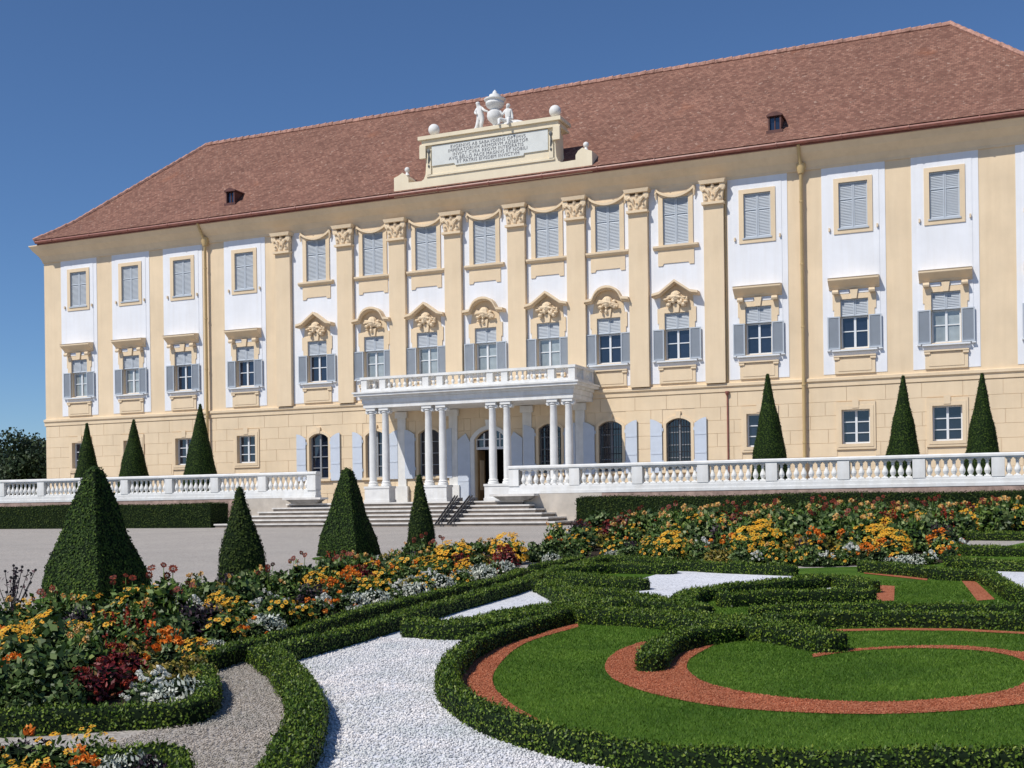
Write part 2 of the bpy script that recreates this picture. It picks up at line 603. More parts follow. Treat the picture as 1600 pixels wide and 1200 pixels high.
# rusticated ground storey: real blocks standing proud of the wall with open joints
mb = MB()
ROWS = [.97, 1.47, 2.03, 2.59, 3.15, 3.72, 4.28, 4.85, 5.46]
block_holes = []
for i, x in enumerate(BAYS):
    if i in WING:
        block_holes.append((x-.76, x+.76, 2.95, 4.83))
    elif i in ARCH:
        block_holes.append((x-.72, x+.72, 2.0, 4.55))
block_holes.append((DOORX-1.0, DOORX+1.0, .9, 4.5))
for r, (za, zb) in enumerate(zip(ROWS[:-1], ROWS[1:])):
    cuts = [X0+.01]
    x = X0+(1.0 if r % 2 else 1.75)
    while x < X1-.4:
        cuts.append(x+rnd.uniform(-.12, .12)); x += 1.5
    cuts.append(X1-.01)
    for a, b in zip(cuts[:-1], cuts[1:]):
        segs = [(a+.008, b-.008)]
        for h in block_holes:
            ov = min(zb, h[3])-max(za, h[2])
            if ov > .12:
                ns = []
                for s0, s1 in segs:
                    if h[1] <= s0 or h[0] >= s1:
                        ns.append((s0, s1))
                    else:
                        if h[0]-s0 > .08: ns.append((s0, h[0]))
                        if s1-h[1] > .08: ns.append((h[1], s1))
                segs = ns
        for s0, s1 in segs:
            mb.add([(s0, -.022, za+.009), (s1, -.022, za+.009), (s1, -.022, zb-.009), (s0, -.022, zb-.009),
                    (s0, 0, za), (s1, 0, za), (s1, 0, zb), (s0, 0, zb)],
                   [(0, 1, 2, 3), (0, 4, 5, 1), (1, 5, 6, 2), (2, 6, 7, 3), (3, 7, 4, 0)])
mb.build('rusticated_base', M['yellow'], palace)

# string course and cornice
mb = MB()
mb.prism_x([(0, 5.47), (-.06, 5.49), (-.06, 5.66), (-.13, 5.72), (-.13, 5.83), (0, 5.87)][::-1], X0-.05, X1+.05)
mb.build('string_course', M['yellow'], palace)
mb = MB()
prof = [(0, 14.5), (-.06, 14.5), (-.08, 14.6), (-.2, 14.78), (-.23, 14.83), (-.5, 15.06), (-.54, 15.09), (-.7, 15.28), (-.74, 15.32), (-.74, 15.37), (0, 15.4)]
for (ya, za), (yb, zb) in zip(prof[:-1], prof[1:]):
    k = .5
    mb.add([(X0+ya*k, ya, za), (X1-ya*k, ya, za), (X1-yb*k, yb, zb), (X0+yb*k, yb, zb)], [(0, 1, 2, 3)])
    mb.add([(X0+ya*k, ya, za), (X0+yb*k, yb, zb), (X0+yb*k, 11-yb, zb), (X0+ya*k, 11-ya, za)], [(0, 1, 2, 3)])
    mb.add([(X1-ya*k, ya, za), (X1-ya*k, 11-ya, za), (X1-yb*k, 11-yb, zb), (X1-yb*k, yb, zb)], [(0, 1, 2, 3)])
mb.build('cornice', M['yellow'], palace)
mb = MB()
mb.tube([(X0+.3, -.9, 15.47), (X1-.3, -.9, 15.47)], .085, 8)
x = X0+1.5
while x < X1:
    mb.tube([(x-.03, -.9, 15.47), (x+.03, -.9, 15.47)], .105, 8); x += 2.6
mb.box(X0+.3, X1-.3, -.80, -.77, 15.34, 15.55)
mb.build('gutter', M['copper'], palace)

# roof
EX, EY0, EY1 = 26.7, -.95, 12.3


def ring(d, z):
    return [(-EX+d, EY0+d, z), (EX-d, EY0+d, z), (EX-d, EY1-d, z), (-EX+d, EY1-d, z)]


levels = [(0, 15.58), (.7, 16.08), (1.5, 16.72), (6.6, 21.72)]


def roofz(y):
    d = y-EY0
    for (d0, z0), (d1, z1) in zip(levels[:-1], levels[1:]):
        if d <= d1:
            return z0+(z1-z0)*(d-d0)/(d1-d0)
    return levels[-1][1]


verts, faces, uvs = [], [], []
slope = 0
for (d0, z0), (d1, z1) in zip(levels[:-1], levels[1:]):
    L = math.hypot(d1-d0, z1-z0)
    a, b = ring(d0, z0), ring(d1, z1)
    for k in range(4):
        k2 = (k+1) % 4
        q = [a[k], a[k2], b[k2], b[k]]
        o = len(verts); verts += q; faces.append((o, o+1, o+2, o+3))
        ax = 0 if k % 2 == 0 else 1
        uvs += [(p[ax], s) for p, s in zip(q, (slope, slope, slope+L, slope+L))]
    slope += L
o = len(verts); verts += ring(0, 15.57); faces.append((o+3, o+2, o+1, o)); uvs += [(0, 0)]*4
me = bpy.data.meshes.new('roof'); me.from_pydata(verts, [], faces)
ul = me.uv_layers.new(name='UVMap')
for li, uvv in enumerate(uvs):
    ul.data[li].uv = uvv
me.materials.append(M['roof'])
roof = link('roof', me, palace)
mb = MB()


def tiles_along(p, q, r):
    p, q = Vector(p), Vector(q)
    n = int((q-p).length/.42)
    for k in range(n):
        a = p.lerp(q, k/n); b = p.lerp(q, (k+1.06)/n)
        dz = Vector((0, 0, .03+rnd.uniform(-.012, .012)))
        mb.tube([a+dz*.2, b+dz], [r*.86, r], 7)


top = ring(*levels[-1])
tiles_along((top[0][0], EY0+6.6, 21.72), (top[1][0], EY0+6.6, 21.72), .14)
for s in (0, 1, 2, 3):
    for (d0, z0), (d1, z1) in zip(levels[:-1], levels[1:]):
        tiles_along(ring(d0, z0)[s], ring(d1, z1)[s], .12)
mb.build('ridge_cap', M['ridge'], roof)
# tiles in relief on the front slope's courses (thin drip edges)
for (px, py) in ((367, 313), (1213, 199)):
    y = 0.
    for _ in range(60):
        P = aty(px, py, y); y += (P[2]-roofz(y))*.25
    x, y, z = P
    mb = MB()
    yf = y-.4
    z0 = roofz(yf)+.0
    yb = y+1.0
    mb.box(x-.27, x-.21, yf, yb, z0, z0+.7); mb.box(x+.21, x+.27, yf, yb, z0, z0+.7)
    mb.box(x-.34, x+.34, yf-.06, yf+.3, z0-.1, z0+.09)
    mb.box(x-.21, x+.21, yf+.12, yf+.16, z0+.07, z0+.7, 1)
    mb.box(x-.02, x+.02, yf+.08, yf+.12, z0+.07, z0+.7)
    cap = [(x-.33, z0+.68)]+[(x-.33+.66*k/8, z0+.74+.12*math.sin(PI*k/8)) for k in range(9)]+[(x+.33, z0+.68)]
    mb.prism(cap[::-1], yf-.06, yb+.3)
    mb.build('dormer', [M['darkcopper'], M['pane']], roof)

# downpipes
for x in (-15.81, 14.47):
    mb = MB()
    mb.tube([(x, -.8, 15.4), (x, -.62, 15.1), (x, -.2, 14.5), (x, -.2, 1.0)], .072, 10)
    for z in (13.2, 10.6, 8.0, 5.6, 3.2):
        mb.tube([(x, -.2, z-.03), (x, -.2, z+.03)], .09, 10)
    mb.lathe([(.12, 14.35), (.2, 14.6), (.2, 14.75), (.14, 14.8)], (x, -.2, 0), 10)
    mb.build('downpipe', M['gold'], palace, smooth=True)
mb = MB(); mb.tube([(11.24, -.07, 5.4), (11.24, -.07, .95)], .035, 6); mb.lathe([(.03, 5.3), (.09, 5.42), (.09, 5.5)], (11.24, -.1, 0), 8)
mb.build('drain_pipe', M['copper'], palace)
mb = MB(); mb.tube([(11.24, -.05, 14.4), (11.24, -.05, 5.9)], .03, 6)
mb.build('drain_pipe', M['gold'], palace)

# white wall fields
for i, x in enumerate(BAYS):
    hl = [h for h in holes if abs((h[0]+h[1])/2-x) < .01]
    if i in WING:
        mb = MB()
        mb.slab(x-1.26, x+1.26, 5.98, 14.5, -.02, 0, hl)
        # raised inner field leaves the plain border visible
        mb.slab(x-1.02, x+1.02, 6.74, 14.26, -.035, -.02, hl)
        mb.build('wall_field', M['white'], palace)
    else:
        k = CENTRE.index(i)
        mb = MB()
        mb.slab(PIL[k]+.45, PIL[k+1]-.45, 5.98, 14.5, -.02, 0, hl)
        mb.build('wall_field', M['white'], palace)

# pilasters
def make_capital():
    mb = MB()
    mb.frustum(0, -.18, 13.72, 13.8, .48, .2, .48, .2)
    mb.frustum(0, -.14, 13.8, 14.3, .40, .16, .46, .2)
    mb.frustum(0, -.2, 14.38, 14.5, .52, .26, .58, .3)
    for sx in (-1, 1):
        mb.lathe([(.02, -.1), (.13, -.08), (.13, .08), (.02, .1)], (0, 0, 0), 10)
        o = len(mb.v)-40
        for q in range(o, len(mb.v)):
            a, b, c = mb.v[q]
            mb.v[q] = (a+sx*.42, c-.3, b+14.28)
        mb.tube([(sx*.1, -.3, 13.95), (sx*.16, -.38, 14.1), (sx*.3, -.4, 14.22), (sx*.42, -.36, 14.2)], [.05, .06, .05, .03], 6)
    for xx, zz, r in ((-.3, 13.9, .1), (0, 13.92, .12), (.3, 13.9, .1), (-.16, 14.08, .09), (.16, 14.08, .09), (0, 14.3, .09)):
        mb.blob((xx, -.3, zz), (r, .1, r*1.2), 8, 5)
        mb.blob((xx, -.38, zz+r*.8), (r*.5, .07, r*.4), 6, 4)
    mb.v = [(a, b, 14.5-(14.5-c)*1.3) for a, b, c in mb.v]
    return mb.mesh('pilaster_capital', M['yellow'])


capm = make_capital()
mb = MB(); mb.box(-.43, .43, -.22, -.0, 5.87, 13.49)
pilm = mb.mesh('pilaster', M['yellow'])
for x in PIL:
    p = link('pilaster', pilm, palace, (x, 0, 0))
    link('capital', capm, p)


# ---- windows
def leaf(mb, x0, x1, z0, z1, y, opened, splits=(), fr=.05):
    """one louvred shutter leaf; opened leaves show their back, the slats tilted the other way"""
    mb.box(x0, x0+fr, y, y+.045, z0, z1); mb.box(x1-fr, x1, y, y+.045, z0, z1)
    zs = [z0]+list(splits)+[z1]
    for k, z in enumerate(zs):
        a = z if k == 0 else (z-fr if k == len(zs)-1 else z-fr/2)
        mb.box(x0+fr, x1-fr, y, y+.044, a, a+fr)
    z = z0+fr+.035
    while z < z1-fr-.01:
        if not any(abs(z-s) < fr*.7 for s in splits):
            ya, yb = (y+.008, y+.04) if not opened else (y+.04, y+.008)
            mb.add([(x0+fr, ya, z-.034), (x1-fr, ya, z-.034), (x1-fr, yb, z+.034), (x0+fr, yb, z+.034)], [(0, 1, 2, 3)])
        z += .064
    mb.box(x0+fr, x1-fr, y+.046, y+.05, z0+fr, z1-fr)


def sash(mb, hw, z0, z1, bars, y=.15, mid=True):
    mb.box(-hw, -hw+.06, y, y+.06, z0, z1); mb.box(hw-.06, hw, y, y+.06, z0, z1)
    mb.box(-hw+.06, hw-.06, y, y+.06, z0, z0+.07); mb.box(-hw+.06, hw-.06, y, y+.06, z1-.06, z1)
    if mid:
        mb.box(-.045, .045, y-.01, y+.06, z0+.07, z1-.06)
    for z in bars:
        mb.box(-hw+.06, -.045 if mid else hw-.06, y+.01, y+.05, z-.02, z+.02)
        if mid:
            mb.box(.045, hw-.06, y+.01, y+.05, z-.02, z+.02)


# upper storey, wings
mb = MB(); mb.slab(-.77, .77, 11.72, 14.0, -.075, -.02, [(-.57, .57, 11.94, 13.82)])
for s in (-1, 1):
    mb.box(s*.95-.03, s*.95+.03, -.12, -.035, 11.86, 12.0)
wingtop = mb.mesh('shuttered_window', M['yellow'])
mb = MB(); leaf(mb, -.565, -.005, 11.96, 13.81, .02, False, (13.15,)); shL = mb.mesh('shutter', M['shutter'])
mb = MB(); leaf(mb, .005, .565, 11.96, 13.81, .02, False, (13.15,)); shR = mb.mesh('shutter', M['shutter'])
mb = MB(); mb.box(-.62, .62, -.11, .02, 11.88, 11.945); wsill = mb.mesh('sill', M['shutter'])
for i in WING:
    o = link('shuttered_window', wingtop, palace, (BAYS[i], 0, 0))
    link('shutter', shL, o); link('shutter', shR, o); link('sill', wsill, o)

# upper storey, centre
mb = MB(); mb.slab(-.77, .77, 11.98, 14.32, -.08, -.02, [(-.57, .57, 12.0, 14.05)])
mb.box(-.9, .9, -.05, -.02, 14.32, 14.5)
cwin = mb.mesh('shuttered_window', M['yellow'])
mb = MB()
sw = [(-.82+1.64*k/12, 14.42-.30*math.sin(PI*k/12)**.8) for k in range(13)]
mb.prism([(a, b-.11) for a, b in sw]+[(a, b) for a, b in sw[::-1]], -.2, -.08)
for s in (-1, 1):
    mb.tube([(s*.82, -.14, 14.44), (s*.86, -.14, 14.25), (s*.84, -.12, 14.0)], [.07, .06, .03], 6)
swag = mb.mesh('swag', M['yellow'])
mb = MB(); leaf(mb, -.565, -.005, 12.02, 14.04, .02, False, (13.35,)); shL2 = mb.mesh('shutter', M['shutter'])
mb = MB(); leaf(mb, .005, .565, 12.02, 14.04, .02, False, (13.35,)); shR2 = mb.mesh('shutter', M['shutter'])
mb = MB(); mb.prism_x([(-.02, 11.78), (-.12, 11.8), (-.2, 11.88), (-.2, 11.96), (-.02, 11.98)][::-1], -1.0, 1.0); csill = mb.mesh('sill', M['yellow'])
mb = MB(); mb.prism([(-.8, 11.1), (-.6, 11.1), (-.55, 11.2), (.55, 11.2), (.6, 11.1), (.8, 11.1), (.8, 11.79), (-.8, 11.79)], -.06, -.02); capron = mb.mesh('apron', M['yellow'])
for i in CENTRE:
    o = link('shuttered_window', cwin, palace, (BAYS[i], 0, 0))
    for n, me in (('shutter', shL2), ('shutter', shR2), ('swag', swag), ('sill', csill), ('apron', capron)):
        link(n, me, o)

# main storey
mb = MB(); mb.slab(-.8, .8, 6.95, 9.24, -.07, -.02, [(-.55, .55, 7.0, 9.03)])
mb.box(-.86, -.8, -.07, -.036, 8.6, 9.24); mb.box(.8, .86, -.07, -.036, 8.6, 9.24)
mb.prism([(-.1, 9.03), (.1, 9.03), (.16, 9.42), (-.16, 9.42)], -.14, -.07)
msur = mb.mesh('main_window', M['yellow'])
mb = MB()
mb.prism_x([(-.036, 9.42), (-.1, 9.46), (-.13, 9.53), (-.18, 9.57), (-.42, 9.76), (-.43, 9.78), (-.43, 9.83), (-.46, 9.87), (-.036, 9.92)][::-1], -1.0, 1.0)
for s in (-1, 1):
    mb.box(s*.72-.11, s*.72+.11, -.3, -.036, 9.26, 9.4)
    mb.tube([(s*.72-.12, -.26, 9.30), (s*.72+.12, -.26, 9.30)], .085, 8)
hood = mb.mesh('hood', M['yellow'])
mb = MB(); mb.box(-.58, -.2, -.075, -.036, 9.26, 9.36); mb.box(.2, .58, -.075, -.036, 9.26, 9.36); frieze = mb.mesh('frieze', M['white'])


def relief(mb, seed):
    r = random.Random(seed)
    mb.blob((r.uniform(-.05, .05), -.16, 9.72), (.26, .16, .26), 8, 6)
    for k in range(16):
        a = r.uniform(0, 2*PI); d = r.uniform(.1, .5)
        mb.blob((d*math.cos(a)*1.1, -.14-r.uniform(0, .1), 9.6+.28*math.sin(a)*d*2-.05), (r.uniform(.05, .15), .12, r.uniform(.05, .12)), 6, 4)
    for k in range(4):
        a = r.uniform(-.9, .9)
        mb.tube([(-.5*math.cos(a), -.2, 9.62-.35*math.sin(a)), (0, -.28, 9.7), (.5*math.cos(a+.3), -.2, 9.62+.3*math.sin(a))], [.03, .06, .02], 6)


def moulding(mb, pts, th, y0):
    for (xa, za), (xb, zb) in zip(pts[:-1], pts[1:]):
        for (t0, t1, yf) in ((0, .6*th, y0), (.6*th, th, y0*.72)):
            mb.add([(xa, yf, za-t1), (xb, yf, zb-t1), (xb, yf, zb-t0), (xa, yf, za-t0), (xa, -.02, za-t1), (xb, -.02, zb-t1), (xb, -.02, zb-t0), (xa, -.02, za-t0)],
                   [(0, 1, 2, 3), (0, 4, 5, 1), (3, 2, 6, 7)])
    for (x, z) in (pts[0], pts[-1]):
        mb.add([(x, y0, z-th), (x, y0, z), (x, -.02, z), (x, -.02, z-th)], [(0, 1, 2, 3)])


mb = MB()
moulding(mb, [(-1.02, 9.86), (-.68, 9.93), (0, 10.42), (.68, 9.93), (1.02, 9.86)], .17, -.44)
mb.prism([(-.75, 9.24), (.75, 9.24), (.7, 9.85), (0, 10.3), (-.7, 9.85)], -.05, -.02)
pedA = mb.mesh('pediment', M['yellow'])
mb = MB(); relief(mb, 3); relA = mb.mesh('relief', M['yellow'])
mb = MB()
arcp = [(-.62*math.cos(PI*k/10), 9.9+.52*math.sin(PI*k/10)) for k in range(11)]
moulding(mb, [(-1.02, 9.84), (-.68, 9.88)]+arcp[1:-1]+[(.68, 9.88), (1.02, 9.84)], .17, -.44)
mb.prism([(-.75, 9.24), (.75, 9.24), (.66, 9.8)]+[(-x*.93, z-.08) for x, z in arcp[1:-1]]+[(-.66, 9.8)], -.05, -.02)
pedB = mb.mesh('pediment', M['yellow'])
mb = MB(); relief(mb, 8); relB = mb.mesh('relief', M['yellow'])
mb = MB(); leaf(mb, -.545, -.004, 8.33, 9.02, .02, False); ufL = mb.mesh('shutter', M['shutter'])
mb = MB(); leaf(mb, .004, .545, 8.33, 9.02, .02, False); ufR = mb.mesh('shutter', M['shutter'])
mb = MB(); leaf(mb, -1.07, -.57, 6.98, 8.33, -.13, True); oL = mb.mesh('open_shutter', M['shutter'])
mb = MB(); leaf(mb, .57, 1.07, 6.98, 8.33, -.13, True); oR = mb.mesh('open_shutter', M['shutter'])
mb = MB(); sash(mb, .55, 7.0, 8.33, (7.72,)); msash = mb.mesh('sash', M['sash'])
mb = MB(); mb.add([(-.5, .2, 7.05), (.5, .2, 7.05), (.5, .2, 8.3), (-.5, .2, 8.3)], [(0, 1, 2, 3)]); mpane = mb.mesh('pane', M['pane'])
mb = MB(); mb.add([(-.5, .2, 7.05), (.5, .2, 7.05), (.5, .2, 8.3), (-.5, .2, 8.3)], [(0, 1, 2, 3)]); mpanec = mb.mesh('pane', M['panecurtain'])
mb = MB(); mb.box(-.9, .9, -.2, -.07, 6.89, 6.955); mb.box(-1.1, -.95, -.16, -.036, 6.92, 6.97); mb.box(.95, 1.1, -.16, -.036, 6.92, 6.97); msill = mb.mesh('sill', M['sash'])
mb = MB()
mb.box(-.8, .8, -.075, -.036, 5.98, 6.64); mb.box(-.66, .66, -.095, -.075, 6.08, 6.56)
mb.box(-.84, .84, -.16, -.036, 6.66, 6.72)
for s in (-1, 1):
    mb.box(s*.72-.11, s*.72+.11, -.14, -.036, 6.56, 6.655)
mapron = mb.mesh('apron', M['yellow'])
CURT = {0, 1, 5, 6, 7, 8, 13}
for i, x in enumerate(BAYS):
    o = link('main_window', msur, palace, (x, 0, 0))
    if i in WING:
        link('hood', hood, o); link('frieze', frieze, o)
    else:
        a = CENTRE.index(i) % 2 == 0
        link('pediment', pedA if a else pedB, o); link('relief', relA if a else relB, o)
    for n, me in (('shutter', ufL), ('shutter', ufR), ('open_shutter', oL), ('open_shutter', oR), ('sash', msash),
                  ('pane', mpanec if i in CURT else mpane), ('sill', msill), ('apron', mapron)):
        link(n, me, o)

# ground storey, wings
mb = MB(); mb.slab(-.78, .78, 2.87, 4.82, -.075, 0, [(-.56, .56, 3.1, 4.5)])
mb.slab(-.7, .7, 2.97, 4.66, -.095, -.075, [(-.56, .56, 3.1, 4.5)])
mb.box(-.13, .13, -.12, -.095, 4.56, 4.9)
gsur = mb.mesh('plain_window', M['yellow'])
mb = MB(); sash(mb, .56, 3.1, 4.5, (3.55, 4.0)); gsash = mb.mesh('sash', M['sash'])
mb = MB(); mb.add([(-.5, .21, 3.15), (.5, .21, 3.15), (.5, .21, 4.45), (-.5, .21, 4.45)], [(0, 1, 2, 3)]); gpane = mb.mesh('pane', M['pane'])
for i in WING:
    o = link('plain_window', gsur, palace, (BAYS[i], 0, 0)); link('sash', gsash, o); link('pane', gpane, o)
# ground storey, arched and barred
mb = MB(); ushape(mb, 0, .55, .68, 2.2, 4.22, 4.45, .13, -.06, .0); mb.prism([(-.08, 4.45), (.08, 4.45), (.12, 4.75), (-.12, 4.75)], -.09, 0)
mb.box(-.72, .72, -.16, .0, 2.08, 2.2)
asur = mb.mesh('barred_window', M['yellow'])


def flat_shutter(x0, x1, hinge_left):
    mb = MB()
    n = 6
    tops = []
    for k in range(n+1):
        t = k/n
        u = t if hinge_left else 1-t
        tops.append((x0+(x1-x0)*t, 4.2+.24*math.sin(PI/2*u)))
    mb.prism([(x0, 2.1), (x1, 2.1)]+tops[::-1], -.12, -.075)
    for z in (2.9, 3.7):
        mb.box(x0+.02, x1-.02, -.135, -.12, z, z+.07)
    hx = x0-.02 if hinge_left else x1+.02
    for z in (2.5, 3.9):
        mb.box(hx-.03, hx+.03, -.1, -.03, z, z+.14)
    return mb.mesh('shutter', M['flatshutter'])


fL, fR = flat_shutter(-1.25, -.72, False), flat_shutter(.72, 1.25, True)
mb = MB(); sash(mb, .55, 2.2, 4.45, (2.75, 3.3, 3.85)); asash = mb.mesh('sash', M['greysash'])
mb = MB(); mb.add([(-.52, .22, 2.2), (.52, .22, 2.2), (.52, .22, 4.44), (-.52, .22, 4.44)], [(0, 1, 2, 3)]); apane = mb.mesh('pane', M['pane'])
mb = MB()
for k in range(9):
    x = -.48+.96*k/8
    mb.box(x-.011, x+.011, .02, .042, 2.25, 4.2+.22*(1-(x/.55)**2))
for z in (2.6, 3.0, 4.1):
    mb.box(-.55, .55, .043, .06, z-.012, z+.012)
agrille = mb.mesh('grille', M['iron'])
for i in ARCH:
    o = link('barred_window', asur, palace, (BAYS[i], 0, 0))
    for n, me in (('sash', asash), ('pane', apane), ('shutter', fL), ('shutter', fR)):
        link(n, me, o)
    if i >= 8:
        link('grille', agrille, o)

# door
mb = MB(); ushape(mb, DOORX, .8, 1.0, .95, 3.85, 4.3, .18, -.1, 0); mb.prism([(DOORX-.13, 4.3), (DOORX+.13, 4.3), (DOORX+.2, 4.75), (DOORX-.2, 4.75)], -.16, 0)
door = mb.build('door', M['stone'], palace)
mb = MB()
mb.box(DOORX-.8, DOORX+.8, .16, .24, 3.38, 3.5)
for k in range(5):
    x = DOORX-.8+1.6*k/4
    mb.box(x-.03, x+.03, .17, .23, 3.5, 4.28-.3*abs(k-2)/2)
mb.box(DOORX-.78, DOORX+.78, .18, .22, 3.83, 3.88)
mb.add([(DOORX-.78, .21, 3.5), (DOORX+.78, .21, 3.5), (DOORX+.78, .21, 4.28), (DOORX-.78, .21, 4.28)], [(0, 1, 2, 3)], 1)
mb.build('fanlight', [M['sash'], M['pane']], door)
mb = MB()
mb.add([(DOORX-.8, .32, .95), (DOORX-.8, 2.6, .95), (DOORX-.8, 2.6, 3.4), (DOORX-.8, .32, 3.4)], [(0, 1, 2, 3)])
mb.add([(DOORX+.8, .32, .95), (DOORX+.8, 2.6, .95), (DOORX+.8, 2.6, 3.4), (DOORX+.8, .32, 3.4)], [(0, 1, 2, 3)])
mb.add([(DOORX-.8, 2.6, .95), (DOORX+.8, 2.6, .95), (DOORX+.8, 2.6, 3.4), (DOORX-.8, 2.6, 3.4)], [(0, 1, 2, 3)])
mb.add([(DOORX-.8, .32, 3.4), (DOORX+.8, .32, 3.4), (DOORX+.8, 2.6, 3.4), (DOORX-.8, 2.6, 3.4)], [(0, 1, 2, 3)])
mb.build('passage', M['interior'], door)
for s in (-1, 1):
    mb = MB()
    x = DOORX+s*1.32
    mb.prism([(x-.32, .98), (x+.32, .98), (x+.32, 3.75+.1*(s > 0)), (x-.1*s, 4.15), (x-.32, 3.75+.1*(s < 0))], -.13, -.08)
    for z in (1.9, 2.8):
        mb.box(x-.3, x+.3, -.145, -.13, z, z+.08)
    mb.build('door_shutter', M['flatshutter'], door)
mb = MB(); mb.box(DOORX-.79, DOORX-.74, .25, 1.0, .98, 3.36); mb.box(DOORX-.735, DOORX-.72, .4, .85, 1.5, 2.9, 1)
mb.build('door_leaf', [mottled('oak_door', (.30, .19, .09), .7, 1.1, 4), M['yellow']], door)

# wall pilasters behind the columns
for x in (-4.52, -1.78, 1.98, 4.55):
    mb = MB(); mb.box(x-.22, x+.22, -.1, -.035, 1.75, 5.0); mb.box(x-.3, x+.3, -.2, -.035, 5.0, 5.3); mb.box(x-.34, x+.34, -.22, -.035, .97, 1.75)
    mb.build('wall_pilaster', M['stone'], palace)

# ---- portico and balcony
COLS = [-4.83, -4.15, -1.93, -1.22, 1.25, 1.95, 4.15, 4.85]
PY = -2.3


def volute(mb, x, y, z):
    mb.lathe([(.01, -.14), (.085, -.13), (.085, .13), (.01, .14)], (0, 0, 0), 10)
    for q in range(len(mb.v)-40, len(mb.v)):
        a, b, c = mb.v[q]
        mb.v[q] = (a+x, c+y, b+z)


mb = MB()
mb.lathe([(.24, 1.72), (.24, 1.80), (.20, 1.84), (.215, 1.9), (.175, 1.95), (.176, 2.6), (.172, 3.6), (.15, 5.0), (.165, 5.03), (.15, 5.06)], (0, 0, 0), 20)
colm = mb.mesh('column', M['stone'])
colm.polygons.foreach_set('use_smooth', [True]*len(colm.polygons)); colm.set_sharp_from_angle(angle=math.radians(35))
mb = MB()
mb.lathe([(.15, 5.06), (.2, 5.12), (.2, 5.18)], (0, 0, 0), 16); mb.box(-.24, .24, -.22, .22, 5.2, 5.33)
for s in (-1, 1):
    volute(mb, s*.22, 0, 5.14)
ccap = mb.mesh('capital', M['stone'])
for x in COLS:
    o = link('column', colm, palace, (x, PY, 0)); link('capital', ccap, o)
for a, b in zip(COLS[::2], COLS[1::2]):
    mb = MB(); mb.box(a-.3, b+.3, PY-.3, PY+.3, ZT, 1.68); mb.box(a-.33, b+.33, PY-.33, PY+.33, ZT, 1.1); mb.box(a-.33, b+.33, PY-.33, PY+.33, 1.62, 1.72)
    mb.build('column_plinth', M['stone'], palace)
mb = MB()
bx0, bx1 = COLS[0]-.34, COLS[-1]+.30
mb.box(bx0, bx1, PY-.26, 0, 5.33, 5.52); mb.box(bx0-.04, bx1+.04, PY-.30, 0, 5.524, 5.74)
mb.box(bx0-.12, bx1+.12, PY-.38, 0, 5.744, 5.86); mb.box(bx0-.32, bx1+.32, PY-.58, 0, 5.864, 5.97); mb.box(bx0-.38, bx1+.38, PY-.64, 0, 5.974, 6.05)
balcony = mb.build('balcony', M['stone'], palace)


def baluster_mesh(z0, h, r):
    mb = MB()
    mb.box(-r*.95, r*.95, -r*.95, r*.95, z0, z0+.07*h)
    p = [(.55, .07), (.5, .12), (.75, .2), (.98, .32), (.9, .42), (.5, .6), (.42, .72), (.6, .8), (.45, .85), (.7, .9), (.8, .94)]
    mb.lathe([(a*r, z0+b*h) for a, b in p], (0, 0, 0), 10)
    mb.box(-r*.95, r*.95, -r*.95, r*.95, z0+.94*h, z0+h)
    me = mb.mesh('baluster', M['stone'])
    return me


mb = MB()
BF = PY-.12
mb.box(bx0-.1, bx1+.1, BF-.16, BF+.16, 6.054, 6.2)
mb.box(bx0-.1, bx0+.22, BF+.16, 0, 6.054, 6.2); mb.box(bx1-.22, bx1+.1, BF+.16, 0, 6.054, 6.2)
mb.box(bx0-.14, bx1+.14, BF-.19, BF+.19, 6.64, 6.75)
mb.box(bx0-.14, bx0+.24, BF+.19, 0, 6.64, 6.75); mb.box(bx1-.24, bx1+.14, BF+.19, 0, 6.64, 6.75)
mb.build('parapet_rail', M['stone'], balcony)
mb = MB(); mb.box(-.15, .15, -.15, .15, 6.2, 6.64); bped = mb.mesh('parapet_pedestal', M['stone'])
bal = baluster_mesh(6.2, .44, .085)
peds = [bx0+.05]+COLS[1:-1]+[bx1-.05]
for a in peds:
    link('parapet_pedestal', bped, balcony, (a, BF, 0))
for k, (a, b) in enumerate(zip(peds[:-1], peds[1:])):
    n = 1 if k % 2 == 0 else 7
    for q in range(n):
        link('baluster', bal, balcony, (a+.15+(b-a-.3)*(q+.5)/n, BF, 0))
for x in (bx0+.05, bx1-.05):
    link('parapet_pedestal', bped, balcony, (x, -.2, 0)); link('parapet_pedestal', bped, balcony, (x, -1.32, 0))
    for y in (-.5, -.75, -1.0, -1.65, -1.9, -2.12):
        link('baluster', bal, balcony, (x, y, 0))

# ---- attic with inscription
AC = .4
mb = MB()
L = [(-4.95, 15.5), (-4.95, 16.42), (-4.72, 16.5), (-4.5, 16.62), (-4.3, 16.5), (-4.18, 16.33), (-4.18, 16.12), (-3.5, 16.1), (-3.36, 16.18), (-3.27, 16.4), (-3.24, 16.8), (-3.22, 17.68)]
pts = [(AC+x, z) for x, z in L]+[(AC-x, z) for x, z in L[::-1]]
mb.prism(pts[::-1], -.5, .5)
mb.box(AC-3.5, AC+3.5, -.62, .6, 17.68, 17.76); mb.box(AC-3.42, AC+3.42, -.58, .56, 17.764, 17.95); mb.box(AC-3.56, AC+3.56, -.7, .66, 17.954, 18.12)
mb.box(AC-3.2, AC+3.2, -.56, -.5, 16.25, 16.33)
for s in (-1, 1):
    mb.box(AC+s*3.34-.16, AC+s*3.34+.16, -.66, -.5, 17.1, 17.68)
    mb.box(AC+s*3.05-.1, AC+s*3.05+.1, -.58, -.5, 16.33, 17.5)
    mb.box(AC+s*3.05-.16, AC+s*3.05+.16, -.14, .18, 18.124, 18.26)
attic = mb.build('attic', M['cream'], palace)
